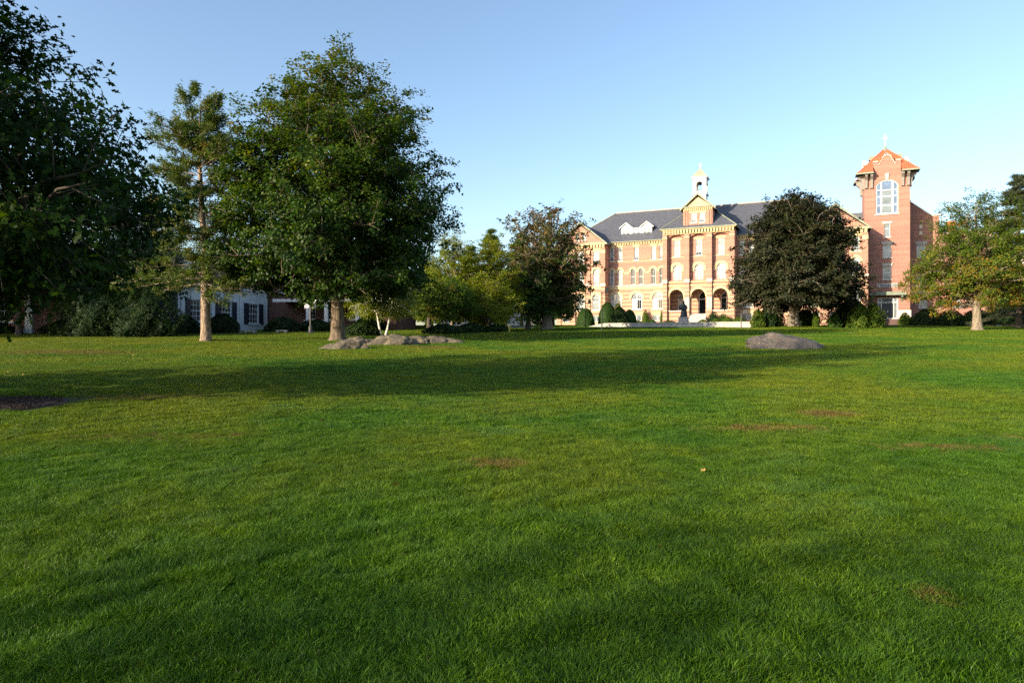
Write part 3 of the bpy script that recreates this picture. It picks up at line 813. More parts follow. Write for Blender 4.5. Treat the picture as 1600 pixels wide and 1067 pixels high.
def build_mulch():
    rng = np.random.default_rng(3)
    cx, cy, r = MULCH
    A = np.linspace(0, 6.283, 40, endpoint=False); vs = [(0, 0, 0.05)]; 
    for rr, hz in ((0.5, .045), (.85, .03), (1.0, 0.006)):
        for a in A:
            k = r * rr * (1 + .06 * math.sin(3 * a) + .04 * math.sin(7 * a + 1)); vs.append((k * math.cos(a), k * math.sin(a), g(cx + k * math.cos(a), cy + k * math.sin(a)) - g(cx, cy) + hz))
    fs = [(0, 1 + i, 1 + (i + 1) % 40) for i in range(40)]
    for j in range(2):
        fs += [(1 + j * 40 + i, 1 + (j + 1) * 40 + i, 1 + (j + 1) * 40 + (i + 1) % 40, 1 + j * 40 + (i + 1) % 40) for i in range(40)]
    me = bpy.data.meshes.new('mulch_bed'); me.from_pydata(vs, [], fs)
    o = add('mulch_bed', me, None, 'mulch', (cx, cy, g(cx, cy))); o['kind'] = 'structure'
    n = 2600
    a = rng.uniform(0, 6.283, n); k = r * np.sqrt(rng.uniform(0, 1, n)) * .98
    cen = np.stack([k * np.cos(a), k * np.sin(a), gz(cx + k * np.cos(a), cy + k * np.sin(a)) - g(cx, cy) + .045 * (1 - (k / r) ** 2) + .02], 1)
    lv, kk = leaves(rng, cen, 0.06, 'narrow', 0.8)
    c = add('wood_chips', np_mesh('wood_chips', lv, kk, 'mulch', rng.uniform(0, 1, n)), o); c['kind'] = 'stuff'
build_mulch()

# ================================================================== MAIN BRICK HALL
ZB = 2.2                                  # levels below are measured from eye height; the building stands 2.2 m above it
ZR = EYE + ZB
def Z(r): return r - ZB
hall = thing('brick_hall', 'long sunlit red brick hall with cream stone arches, dark slate roof and white cupola', 'building', (OX, OY, ZR), TH)
VF_W, VF_P, VF_C = -2.7, -5.0, -5.5       # front planes (local y): wings, end pavilions, centre pavilion
CU = -22.7
def rect(u0, u1, z0, z1): return [(u0, z0), (u1, z0), (u1, z1), (u0, z1)]
DH = (('h', .5, .06), ('v', .5, .025))     # double-hung sash
rnd = random.Random(11)
def lower_panes():
    """blinds drawn to different heights: dark glass shows under the blind"""
    k = rnd.random()
    if k < 0.45: return None
    return ((.1, .9, .04, rnd.choice((.13, .15, .2)), 'glass_dark'),)

def wing(u0, u1, mir):
    f = (lambda u: 2 * CU - u) if mir else (lambda u: u)
    W3 = [f(u) for u in (-37.0, -35.65, -32.95, -30.15, -28.85)]
    W2 = [f(u) for u in (-37.0, -35.65, -33.5, -32.2, -30.2, -28.85)]
    W1 = [f(u) for u in (-36.3, -32.9, -29.5)]
    holes = [arc(.74, 2.15, 0, x0=u, z0=Z(13.2)) for u in W3] + [arc(.76, 2.6, .38, x0=u, z0=Z(9.22)) for u in W2] + \
            [arc(1.75, 2.7, .875, 12, u, Z(5.2)) for u in W1] + [arc(1.6, 1.0, 0, x0=u, z0=Z(3.3)) for u in W1]
    wall('wall', rect(u0, u1, -0.6, Z(16.0)), holes, VF_W, 13.4, 'brick_hall', hall)
    for u in W3:
        window(hall, u, VF_W, Z(13.2), .74, 2.15, 0, .075, DH, panes=lower_panes(), gmat='glass_blind_sky')
        MB().box(-.55, .55, -.05, .02, 0, .34).build('lintel', 'cream_stone', hall, (u, VF_W, Z(15.36)))
    for i, u in enumerate(W2):
        window(hall, u, VF_W, Z(9.22), .76, 2.6, .38, .075, DH, gmat='glass_dark' if 2 <= (5 - i if mir else i) <= 5 else 'glass_blind_sky', sill=None)
        hood(hall, u, VF_W, Z(9.22), .76, 2.6, .38, .30, 2.0)
    for u in W1:
        window(hall, u, VF_W, Z(5.2), 1.75, 2.7, .875, .13, (('v', .5, .16), ('h', .60, .13), ('v', .26, .03), ('v', .74, .03)), gmat='glass_grey',
               panes=((.1, .42, .06, .55, 'curtain'), (.58, .92, .06, .55, 'glass_dark')))
        hood(hall, u, VF_W, Z(5.2), 1.75, 2.7, .875, .38, 1.65)
        window(hall, u, VF_W, Z(3.3), 1.6, 1.0, 0, .09, (('v', .5, .1),), gmat='glass_grey', sill=None)
        MB().box(-1.0, 1.0, -.05, .02, 0, .3).build('lintel', 'cream_stone', hall, (u, VF_W, Z(4.31)))
    a, b = sorted((u0, u1))
    MB().box(a, b, VF_W - .09, VF_W + .02, Z(8.5), Z(9.0)).build('belt_course', 'cream_stone', hall)
    MB().box(a, b, VF_W - .16, VF_W + .02, Z(9.005), Z(9.15)).build('ledge', 'pale_stone', hall)
    MB().box(a, b, VF_W - .05, VF_W + .02, Z(12.98), Z(13.08)).build('string_course', 'cream_stone', hall)
    for k in range(3):
        pair = W2[2 * k:2 * k + 2]
        for s0, s1 in (((a if k == 0 else None), None),): pass
    xs_ = sorted(W2); edges = [a] + xs_ + [b]
    m = MB()
    for i in range(len(xs_) - 1):
        l, r_ = xs_[i] + .68, xs_[i + 1] - .68
        if r_ - l > .05: m.box(l, r_, VF_W - .05, VF_W + .02, Z(11.0), Z(11.32))
    for l, r_ in ((a, xs_[0] - .68), (xs_[-1] + .68, b)):
        if r_ - l > .05: m.box(l, r_, VF_W - .05, VF_W + .02, Z(11.0), Z(11.32))
    if m.v: m.build('impost_band', 'cream_stone', hall)['kind'] = 'stuff'
    cornice(hall, a, b, VF_W, Z(15.75), Z(16.22), 22, .3)
wing(-37.5, -28.0, False); wing(-17.4, -7.95, True)

def pavilion(u0, u1):
    c = (u0 + u1) / 2
    cols = (c - 2.6, c, c + 2.6)
    gable = [(u0, -0.6), (u1, -0.6), (u1, Z(15.9)), (c, Z(19.0)), (u0, Z(15.9))]
    holes = [arc(1.0, 2.0, 0, x0=u, z0=Z(12.75)) for u in cols] + [arc(1.0, 2.7, .5, x0=u, z0=Z(9.1)) for u in cols] + \
            [arc(1.25, 2.6, .62, x0=u, z0=Z(5.1)) for u in cols] + [arc(.62, 1.2, .0 if u0 > -20 else .31, x0=c + s, z0=Z(16.55)) for s in (-.55, .55)] + \
            [arc(1.2, 1.0, 0, x0=u, z0=Z(3.2)) for u in cols]
    wall('wall', gable, holes, VF_P, 16.0, 'brick_hall', hall)
    for u in cols:
        window(hall, u, VF_P, Z(12.75), 1.0, 2.0, 0, .09, DH, panes=lower_panes(), gmat='glass_blind_sky')
        MB().box(-.75, .75, -.05, .02, 0, .4).build('lintel', 'cream_stone', hall, (u, VF_P, Z(14.76)))
        window(hall, u, VF_P, Z(9.1), 1.0, 2.7, .5, .09, DH, gmat='glass_blind_sky', sill=None)
        hood(hall, u, VF_P, Z(9.1), 1.0, 2.7, .5, .36, 2.0)
        window(hall, u, VF_P, Z(5.1), 1.25, 2.6, .62, .1, DH + (('h', .75, .05),), gmat='glass_blind_sky')
        hood(hall, u, VF_P, Z(5.1), 1.25, 2.6, .62, .36, 1.7)
        window(hall, u, VF_P, Z(3.2), 1.2, 1.0, 0, .08, (('v', .5, .06),), gmat='glass_grey', sill=None)
    for s in (-.55, .55):
        window(hall, c + s, VF_P, Z(16.55), .62, 1.2, .0 if u0 > -20 else .31, .09, (('h', .5, .04),), gmat='glass_grey', sw=.72)
    MB().box(-1.1, 1.1, -.04, .02, 0, .22).build('lintel', 'cream_stone', hall, (c, VF_P, Z(17.78)))
    MB().box(u0, u1, VF_P - .1, VF_P + .02, Z(8.45), Z(9.0)).build('belt_course', 'cream_stone', hall)
    MB().box(u0, u1, VF_P - .05, VF_P + .02, Z(12.5), Z(12.6)).build('string_course', 'cream_stone', hall)
    # clasping piers with stone blocks at the floor lines
    for i, u in enumerate((u0 + .35, c - 1.3, c + 1.3, u1 - .35)):
        MB().box(-.36, .36, -.14, .02, -.6, Z(15.2)).build('pier', 'brick_hall', hall, (u, VF_P, 0))
        MB().box(-.42, .42, -.2, .03, Z(9.005), Z(9.4)).build('pier_block', 'pale_stone', hall, (u, VF_P, 0))
        MB().box(-.38, .38, -.17, .03, Z(14.3), Z(14.8)).build('pier_block', 'cream_stone', hall, (u, VF_P, 0))
    for u in (c - .88, c + .88):
        MB().tube([(u, VF_P - .12, -.4), (u, VF_P - .12, Z(15.3))], .07, 8).build('downpipe', 'pipe_brown', hall)
    cornice(hall, u0, u1, VF_P - .02, Z(15.2), Z(15.95), 16, .3)
    # gable roof with copper verge
    o = .4; sl = (19.25 - 15.9) / ((u1 - u0) / 2)
    top, ev = Z(19.32), Z(19.32) - sl * ((u1 - u0) / 2 + o)
    m = MB()
    m.prism([(u0 - o, ev), (c, top), (u1 + o, ev), (u1 + o, ev + .22), (c, top + .24), (u0 - o, ev + .22)], VF_P - .35, 3.2)
    rf = m.build('roof', 'slate', hall)
    m = MB(); m.prism([(u0 - o - .03, ev - .04), (c, top - .05), (u1 + o + .03, ev - .04), (u1 + o + .03, ev + .25), (c, top + .3), (u0 - o - .03, ev + .25)], VF_P - .45, VF_P - .352)
    m.build('verge', 'copper_green', rf)
    MB().box(u0 - .2, u1 + .2, VF_P - .34, VF_P + .02, Z(15.955), Z(16.1)).build('gutter', 'copper_green', hall)
pavilion(-45.8, -37.5); pavilion(-7.95, .35)

def centre():
    u0, u1 = -28.06, -17.38
    bays = (-26.0, CU, -19.42)
    win3 = [arc(.95, 2.5, 0, x0=u, z0=Z(13.15)) for u in bays]
    win2 = [arc(1.3, 2.5, .62, x0=u, z0=Z(9.35)) for u in bays]
    arch = [arc(2.1, 3.4, 1.05, 16, bays[0], Z(4.6)), arc(2.2, 5.5, 1.1, 16, bays[1], Z(2.55)), arc(2.1, 3.4, 1.05, 16, bays[2], Z(4.6))]
    rec = [arc(2.5, 7.0, .38, 10, u, Z(9.4)) for u in bays]
    VB = VF_C + .45
    wall('wall', rect(u0, u1, -.6, Z(17.0)), rec + arch, VF_C, .45, 'brick_hall', hall, reveal=.45, back=False)
    wall('wall', rect(u0 + .01, u1 - .01, -.6, Z(16.95)), win3 + win2 + [arc(2.1, 3.4, 1.05, 16, bays[0], Z(4.6)), arc(2.2, 5.5, 1.1, 16, bays[1], Z(2.55)), arc(2.1, 3.4, 1.05, 16, bays[2], Z(4.6))],
         VB + .002, 9.0, 'brick_hall', hall, reveal=.22)
    for u in bays:
        window(hall, u, VB, Z(13.15), .95, 2.5, 0, .09, DH, panes=lower_panes(), gmat='glass_blind_sky')
        MB().box(-.72, .72, -.06, .02, 0, .3).build('lintel', 'cream_stone', hall, (u, VB, Z(15.66)))
        window(hall, u, VB, Z(9.35), 1.3, 2.5, .62, .1, (('v', .5, .14), ('h', .73, .12), ('v', .27, .02), ('v', .73, .02), ('h', .38, .03)), gmat='glass_blind_sky', sill=None)
        hood(hall, u, VB, Z(9.35), 1.3, 2.5, .62, .42, 1.45)
        hood(hall, u, VF_C, Z(4.6), 2.14, 3.42, 1.07, .34, 2.2, 'cream_stone', .09)
        MB().box(-1.24, 1.24, -.06, .02, 0, .1).build('string_course', 'cream_stone', hall, (u, VB, Z(12.95)))
    for u in (bays[0], bays[2]):
        MB().box(-1.15, 1.15, -.15, .5, 0, .16).build('parapet_cap', 'pale_stone', hall, (u, VF_C, Z(4.6)))
    for i, (a, b) in enumerate(((-28.06, -27.38), (-24.75, -24.0), (-21.4, -20.65), (-18.06, -17.38))):
        pr = MB().box(a, b, VF_C - .34, VF_C + .02, -.6, Z(16.5)).build('pier', 'brick_hall', hall)
        MB().box(a - .06, b + .06, VF_C - .42, VF_C + .03, Z(9.0), Z(9.55)).build('pier_block', 'grey_granite', pr)
        MB().box(a - .03, b + .03, VF_C - .38, VF_C + .03, Z(15.9), Z(16.05)).build('pier_block', 'cream_stone', pr)
        if i in (1, 2): MB().box(a - .02, b + .02, VF_C - .37, VF_C + .03, Z(4.95), Z(6.75)).build('pier_block', 'grey_granite', pr)
    MB().tube([(-27.26, VF_C - .1, -.4), (-27.26, VF_C - .1, Z(16.4))], .08, 8).build('downpipe', 'pipe_brown', hall)
    m = MB()
    for a, b in ((-27.38, -24.75), (-24.0, -21.4), (-20.65, -18.06)):
        m.box(a, b, VF_C - .1, VF_C + .02, Z(8.55), Z(8.72)); m.box(a, b, VF_C - .14, VF_C + .02, Z(9.02), Z(9.2))
    m.build('belt_course', 'cream_stone', hall)
    cornice(hall, u0, u1, VF_C - .3, Z(16.55), Z(17.3), 24, .3)
    # porch behind the arches
    MB().box(u0 + .1, u1 - .1, VB + .25, VB + 3.4, Z(3.9), Z(4.25)).build('porch_floor', 'terrace_stone', hall)
    MB().box(u0 + .1, u1 - .1, VB + .25, VB + 3.4, Z(8.25), Z(8.45)).build('porch_ceiling', 'white_paint', hall)
    yb = VB + 2.9
    ph = [arc(1.75, 2.75, .8, 12, bays[0] + .5, Z(5.0)), arc(1.9, 3.6, .9, 12, bays[1] + .5, Z(4.26)), arc(1.75, 2.75, .8, 12, bays[2] + .5, Z(5.0))]
    wall('porch_wall', rect(u0 + .1, u1 - .1, Z(4.25), Z(8.25)), ph, yb, .4, 'brick_hall', hall, reveal=.2)
    for i in (0, 2):
        window(hall, bays[i] + .5, yb, Z(5.0), 1.75, 2.75, .8, .12, (('v', .5, .14), ('h', .66, .1)), gmat='glass_dark', panes=((.08, .4, .3, .6, 'curtain'),) if i == 0 else None)
    dr = window(hall, bays[1] + .5, yb, Z(4.26), 1.9, 3.6, .9, .12, (('v', .68, .12), ('h', .66, .12)), gmat='glass_dark', sill=None)
    dr.name = 'door'
    st = MB()
    for i in range(9):
        st.box(-1.25, 1.25, VF_C - 2.5 + i * .33, VF_C + .7, Z(2.5) + i * .19, Z(2.5) + (i + 1) * .19)
    st.build('steps', 'grey_granite', hall, (bays[1], 0, 0))
    MB().box(-1.6, -1.28, VF_C - 2.2, VF_C - .36, Z(2.4), Z(3.2)).box(1.28, 1.6, VF_C - 2.2, VF_C - .36, Z(2.4), Z(3.2)).build('step_wall', 'brick_hall', hall, (bays[1], 0, 0))
    # hipped roof of the pavilion
    e = .35; ze = Z(17.32)
    a, b = u0 - e, u1 + e; yf = VF_C - .3 - e
    k = 5.0; zt = ze + k * .92
    m = MB()
    m.quad((a, yf, ze), (b, yf, ze), (b - 5.4, yf + 5.4, zt), (a + 5.4, yf + 5.4, zt))
    m.quad((b, yf, ze), (b, 6, ze), (b - 5.4, 6, zt), (b - 5.4, yf + 5.4, zt))
    m.quad((a, 6, ze), (a, yf, ze), (a + 5.4, yf + 5.4, zt), (a + 5.4, 6, zt))
    rf = m.build('roof', 'slate', hall)
    MB().tube([(a, yf, ze + .03), (a + 5.4, yf + 5.4, zt + .03)], .09, 6).tube([(b, yf, ze + .03), (b - 5.4, yf + 5.4, zt + .03)], .09, 6).build('hip_cap', 'copper_green', rf)
    MB().box(a - .03, b + .03, yf - .1, yf + .1, ze - .1, ze + .06).box(b - .1, b + .1, yf + .101, 3, ze - .1, ze + .06).box(a - .1, a + .1, yf + .101, 3, ze - .1, ze + .06).build('gutter', 'copper_green', rf)
    # attic storey with gable
    p, q = -24.95, -20.55; yf = VF_C - .05
    zc = Z(20.45)
    ah = [arc(.82, 1.45, 0, x0=CU - .05 + s, z0=Z(18.15)) for s in (-.62, .62)]
    at = wall('attic_wall', [(p, Z(17.3)), (q, Z(17.3)), (q, zc), (CU - .05, Z(22.1)), (p, zc)], ah, yf, 4.2, 'brick_hall', hall)
    for s in (-.62, .62):
        window(hall, CU - .05 + s, yf, Z(18.15), .82, 1.45, 0, .1, DH, panes=((.12, .88, .06, .22, 'glass_dark'),), sw=1.0)
    MB().box(-1.25, 1.25, -.05, .02, 0, .26).build('lintel', 'cream_stone', hall, (CU - .05, yf, Z(19.62)))
    for s in (-1.95, -1.6, 1.6, 1.95):
        MB().box(s - .1, s + .1, -.1, .02, Z(17.4), Z(20.0)).build('pilaster', 'brick_hall', hall, (CU - .05, yf, 0))
    cornice(hall, p, q, yf, Z(20.0), Z(20.45), 15, .22)
    m = MB(); m.prism([(p + .25, zc + .12), (q - .25, zc + .12), (CU - .05, Z(22.0))], yf - .04, yf + .02); m.build('gable_panel', 'cream_stone', hall)
    o = .42; sl = (22.45 - 20.45) / ((q - p) / 2)
    top = Z(22.45); ev = top - sl * ((q - p) / 2 + o)
    m = MB(); m.prism([(p - o, ev), (CU - .05, top), (q + o, ev), (q + o, ev + .18), (CU - .05, top + .2), (p - o, ev + .18)], yf - .3, 2.5)
    rf = m.build('roof', 'slate', hall)
    m = MB(); m.prism([(p - o - .03, ev - .1), (CU - .05, top - .12), (q + o + .03, ev - .1), (q + o + .03, ev + .21), (CU - .05, top + .25), (p - o - .03, ev + .21)], yf - .42, yf - .302)
    m.box(p - .2, q + .2, yf - .36, yf + .02, zc - .001, zc + .14)
    m.build('verge', 'copper_green', rf)
centre()

def main_roof():
    a, b, yf, yb, ze, zr = -46.1, .65, -3.05, 11.0, Z(16.25), Z(22.3)
    ra, rb, ym = -38.1, -7.3, 4.0
    m = MB()
    m.quad((a, yf, ze), (b, yf, ze), (rb, ym, zr), (ra, ym, zr)); m.quad((b, yb, ze), (a, yb, ze), (ra, ym, zr), (rb, ym, zr))
    m.quad((a, yb, ze), (a, yf, ze), (ra, ym, zr)); m.quad((b, yf, ze), (b, yb, ze), (rb, ym, zr))
    rf = m.build('roof', 'slate', hall)
    MB().box(ra - .1, rb + .1, ym - .12, ym + .12, zr - .06, zr + .1).tube([(a, yf, ze + .03), (ra, ym, zr + .05)], .1, 6).build('ridge_cap', 'tan_roof', rf)
    MB().box(-37.4, -28.1, yf - .12, yf + .1, ze - .08, ze + .05).build('gutter', 'copper_green', rf)
    MB().box(-17.3, -8.1, yf - .12, yf + .1, ze - .08, ze + .05).build('gutter', 'copper_green', rf)
    m = MB(); m.prism([(-6.5, Z(15.5)), (1.5, Z(15.5)), (1.5, Z(18.9)), (.9, Z(19.45)), (-5.5, Z(19.45))], 3.5, 9.5); m.build('roof', 'slate', hall)
    # snow guards: rows of small studs on the slates
    m = MB()
    for i in range(26):
        u = -37 + i * .34; 
        if not -36 < u < -30.5: 
            y = -1.9; m.box(u, u + .16, y - .05, y + .05, ze + (y - yf) * .858 - .02, ze + (y - yf) * .858 + .14)
    m.build('snow_guards', 'black_iron', rf)
main_roof()

def dormer(mir):
    f = 2 * CU if mir else 0
    def U(u): return f - u if mir else u
    c = U(-33.28)
    yf = -1.25
    zb, ze, zp = Z(17.35), Z(18.72), Z(19.55)
    d = MB()
    out = [(-2.55, zb), (2.55, zb), (2.55, ze), (2.72, ze), (1.72, zp), (.72, ze), (-.72, ze), (-1.72, zp), (-2.72, ze), (-2.55, ze)]
    hs = [arc(.52, .92, 0, x0=x, z0=zb + .28) for x in (-2.05, -1.4, -.36, .36, 1.4, 2.05)]
    w = wall('dormer', out, hs, yf, 3.4, 'white_paint', hall, reveal=.1)
    w.location = (c, 0, 0)
    for x in (-2.05, -1.4, -.36, .36, 1.4, 2.05):
        o = add('window', win_mesh(.52, .92, 0, .05, [('h', .5, .04), ('v', .5, .02)], 'white_paint', .06), w, None, (x, yf + .03, zb + .28))
        add('pane', pane_mesh(.52, .92, 0, 'glass_grey', .05), w, None, (x, yf + .03, zb + .28))
    m = MB()
    for s in (-1.72, 1.72):
        m.prism([(s - 1.12, ze - .02), (s, zp + .02), (s + 1.12, ze - .02), (s + 1.12, ze + .09), (s, zp + .14), (s - 1.12, ze + .09)], yf - .16, yf + 3.3)
    m.box(-.7, .7, yf - .1, yf + 2.6, ze + .001, ze + .1)
    m.build('dormer_roof', 'slate', w)
    m = MB()
    for s in (-1.72, 1.72):
        m.prism([(s - 1.15, ze - .06), (s, zp - .02), (s + 1.15, ze - .06), (s + 1.15, ze + .07), (s, zp + .12), (s - 1.15, ze + .07)], yf - .22, yf - .162)
    m.build('bargeboard', 'white_paint', w)
dormer(False)

def cupola():
    c = thing('cupola', 'white wooden bell cupola with arched openings, tan pyramid roof and cross on hall roof', 'cupola', (*loc2w(CU - .3, 1.4), ZR + Z(20.5)), TH)
    b = Z(20.5)
    h = 1.0
    MB().box(-h * .98, h * .98, -h * .98, h * .98, 0, 2.55).build('base', 'white_paint', c)
    MB().box(-h * 1.18, h * 1.18, -h * 1.18, h * 1.18, 2.55, 2.68).box(-h * 1.1, h * 1.1, -h * 1.1, h * 1.1, 2.681, 2.82).build('ledge', 'white_paint', c)
    z0, z1 = 2.82, 5.05
    for k in range(4):
        o = wall('belfry_wall', rect(-h, h, z0, z1), [arc(.98, 1.55, .49, 10, 0, z0 + .25)], -h + .001 * (k % 2), .16, 'white_paint', c, reveal=.16, back=False)
        o.rotation_euler = (0, 0, k * math.pi / 2)
        o2 = MB().box(-h - .03, -h + .2, -h - .03, -h + .2, z0 + .002, z1).build('corner_post', 'white_paint', c, (0, 0, 0), k * math.pi / 2)
    MB().box(-h * 1.28, h * 1.28, -h * 1.28, h * 1.28, z1 + .12, z1 + .26).box(-h * 1.12, h * 1.12, -h * 1.12, h * 1.12, z1, z1 + .12).build('cornice', 'white_paint', c)
    m = MB(); r = h * 1.24; zt = z1 + .262
    prof = [(1.0, 0), (.74, .42), (.48, .88), (.22, 1.28), (.03, 1.5)]
    for (f0, a0), (f1, a1) in zip(prof[:-1], prof[1:]):
        cs0 = [(-r * f0, -r * f0), (r * f0, -r * f0), (r * f0, r * f0), (-r * f0, r * f0)]; cs1 = [(x / f0 * f1, y / f0 * f1) for x, y in cs0]
        for i in range(4):
            j = (i + 1) % 4; m.quad((*cs0[i], zt + a0), (*cs0[j], zt + a0), (*cs1[j], zt + a1), (*cs1[i], zt + a1))
    m.quad(*[(x, y, zt) for x, y in ((-r, -r), (-r, r), (r, r), (r, -r))])
    m.build('roof', 'tan_roof', c)
    MB().lathe([(.06, zt + 1.42), (.12, zt + 1.5), (.06, zt + 1.58), (.05, zt + 1.62)], 8).box(-.055, .055, -.05, .05, zt + 1.6, zt + 2.35).box(-.22, .22, -.05, .05, zt + 2.02, zt + 2.11).build('cross', 'gold_metal', c)
    MB().lathe([(.0, 4.72), (.08, 4.7), (.14, 4.55), (.17, 4.35), (.24, 4.25), (.23, 4.23)], 12).build('bell', 'bronze', c)
cupola()

# ================================================================== BRICK TOWER
def tower():
    t = thing('brick_tower', 'tall brick tower with flared red ribbed roof, curved parapet gable and great arched window', 'tower', (OX, OY, ZR), TH)
    u0, u1, c = .2, 6.0, 3.1
    def shaped(k=0.0):
        # curved parapet gable outline, left to right over the top
        pts = [(-1.78, 24.35), (-1.78, 26.05), (-1.12, 26.05), (-1.12, 25.6)]
        for i in range(7): pts.append((-1.12 + .36 * i / 6, 25.6 + .55 * (i / 6) ** 1.7))
        pts.append((-.68, 26.18))
        for i in range(11):
            a = math.pi - math.pi * i / 10; pts.append((.62 * math.cos(a), 26.3 + .62 * math.sin(a)))
        pts.append((.68, 26.18))
        for i in range(7): pts.append((.76 + .36 * i / 6, 25.6 + .55 * (1 - i / 6) ** 1.7))
        pts += [(1.12, 25.6), (1.12, 26.05), (1.78, 26.05), (1.78, 24.35)]
        return pts
    g_ = [(c + x, Z(z)) for x, z in shaped()][::-1]
    out = [(u0, -.8), (u1, -.8), (u1, Z(24.35))] + g_ + [(u0, Z(24.35))]
    holes = [arc(2.85, 4.95, .75, 12, c, Z(18.45)), arc(.74, 1.9, 0, x0=c + .02, z0=Z(15.1)), arc(1.1, 1.9, 0, x0=c + .02, z0=Z(12.1)), arc(1.1, 1.9, 0, x0=c + .02, z0=Z(8.95)),
             rect(1.9, 4.5, Z(3.25), Z(6.35))]
    wall('front_wall', out, holes, 0, .5, 'brick_tower', t, reveal=.28)
    for nm, b in (('side_wall', (u0, u0 + .5)), ('side_wall', (u1 - .5, u1))):
        m = MB(); m.box(b[0], b[1], .502, 5.8, -.8, Z(24.35)); m.build(nm, 'brick_tower', t)
    MB().box(u0 + .5, u1 - .5, 5.3, 5.798, -.8, Z(24.35)).build('back_wall', 'brick_tower', t)
    MB().box(u0 + .5, u1 - .5, .51, 5.3, Z(24.0), Z(24.3)).build('floor_slab', 'brick_tower', t)
    # parapet gables on the other three sides
    def gable_mesh():
        m = MB(); m.prism([(x, Z(z)) for x, z in shaped()], 0, .4); return m.mesh('parapet_gable', 'brick_tower')
    def coping_mesh():
        m = MB(); pts = shaped()[1:-1]
        for (x0, z0), (x1, z1) in zip(pts[:-1], pts[1:]):
            if abs(x0 - x1) < 1e-6: continue
            b = len(m.v); w = .13
            m.v += [(x0, -.1, Z(z0) + .002), (x1, -.1, Z(z1) + .002), (x1, -.1, Z(z1) + w), (x0, -.1, Z(z0) + w), (x0, .45, Z(z0) + .002), (x1, .45, Z(z1) + .002), (x1, .45, Z(z1) + w), (x0, .45, Z(z0) + w)]
            m.f += [tuple(b + i for i in q) for q in ((0, 1, 2, 3), (4, 7, 6, 5), (3, 2, 6, 7), (0, 4, 5, 1), (0, 3, 7, 4), (1, 5, 6, 2))]
        return m.mesh('coping', 'pale_stone')
    gm, cm = gable_mesh(), coping_mesh()
    add('coping', cm, t, None, (c, 0, 0))
    for a, p in ((-math.pi / 2, (u0, 2.9)), (math.pi / 2, (u1, 2.9)), (math.pi, (c, 5.8))):
        gg = add('parapet_gable', gm, t, None, (p[0], p[1], 0), a); add('coping', cm, gg)
    # flared roof: strips between seams, cut behind the parapets
    prof = [(3.95, 24.45), (3.5, 24.82), (3.02, 25.35), (2.33, 26.05), (1.6, 26.95), (.75, 27.85), (.3, 28.35)]
    hs = np.array([p[0] for p in prof]); zs = np.array([Z(p[1]) for p in prof])
    def zz(h): return float(np.interp(-h, -hs, zs))
    face = MB(); seam = MB(); n = 30
    ss = np.linspace(-3.95, 3.95, n + 1)
    for s0, s1 in zip(ss[:-1], ss[1:]):
        mid = (s0 + s1) / 2
        start = 3.95 if abs(mid) > 1.8 else 2.45
        hl = [h for h in [start] + [p[0] for p in prof if p[0] < start - 1e-3]]
        for h0, h1 in zip(hl[:-1], hl[1:]):
            # clip to the hips |s| <= h
            a0, b0 = max(s0, -h0), min(s1, h0); a1, b1 = max(s0, -h1), min(s1, h1)
            if a0 >= b0: continue
            if a1 >= b1: a1 = b1 = (max(min(mid, h1), -h1))
            face.quad((a0, -h0, zz(h0)), (b0, -h0, zz(h0)), (b1, -h1, zz(h1)), (a1, -h1, zz(h1)))
    for s in ss[1:-1]:
        start = 3.95 if abs(s) > 1.8 else 2.4
        hl = [start] + [p[0] for p in prof if abs(s) < p[0] < start - 1e-3] + ([abs(s)] if abs(s) > .32 else [])
        if len(hl) > 1: seam.tube([(s, -h, zz(h) + .02) for h in hl], .045, 4)
    seam.tube([(-h, -h, z + .02) for h, z in zip(hs, zs)], .07, 6)
    fm, sm = face.mesh('roof', 'red_roof'), seam.mesh('roof_seams', 'red_roof')
    for k in range(4):
        r = add('roof', fm, t, None, (c, 2.9, 0), k * math.pi / 2); add('roof_seams', sm, r)
    # eaves, gutters and brackets at the corners, all four sides
    def eave():
        m = MB()
        for s in (-1, 1):
            a, b = sorted((s * 1.8, s * 3.96)); m.box(a, b, -3.98, -2.92, Z(24.28), Z(24.42))
            a, b = sorted((s * 1.78, s * 4.02)); m.box(a, b, -4.07, -3.985, Z(24.24), Z(24.47))
        return m.mesh('eave', 'copper_green')
    def bracket():
        m = MB(); m.prism([(0, 0), (.0, 2.05), (-.85, 2.05), (-.85, 1.75), (-.34, 1.3), (-.24, .35), (-.32, .1)], -.17, .17)
        me = m.mesh('bracket', 'bracket_grey'); return me
    em, bm_ = eave(), bracket()
    for k in range(4):
        an = k * math.pi / 2
        e = add('eave', em, t, None, (c, 2.9, 0), an)
        for s in (-2.68, -1.98, 1.98, 2.68):
            add('bracket', bm_, e, None, (s, -2.9, Z(22.2)), math.pi / 2)
    # roof vents with copper gables
    def vent(front):
        m = MB(); m.prism([(-.5, 0), (.5, 0), (0, .62)], 0, 1.5); return m.mesh('roof_vent', 'glass_sky' if front else 'copper_green')
    def venthood():
        m = MB(); m.prism([(-.66, -.06), (-.52, -.06), (0, .62), (.52, -.06), (.66, -.06), (0, .82)], -.14, 1.6); return m.mesh('vent_hood', 'bracket_grey')
    vh = venthood(); vf = vent(True)
    for k in range(4):
        a = k * math.pi / 2; d = 1.85
        o = add('roof_vent', vf, t, None, (c + math.sin(a) * d, 2.9 - math.cos(a) * d, Z(26.85)), a); add('vent_hood', vh, o)
    for s in (-1, 1):
        MB().box(-.45, .45, -.5, .5, 0, .55).build('roof_hatch', 'copper_green', t, (c + s * 1.7, 2.9, Z(27.0)))
    MB().lathe([(.5, Z(28.15)), (.42, Z(28.3)), (.14, Z(28.75)), (.1, Z(28.95))], 10, c, 2.9).build('finial', 'copper_green', t)
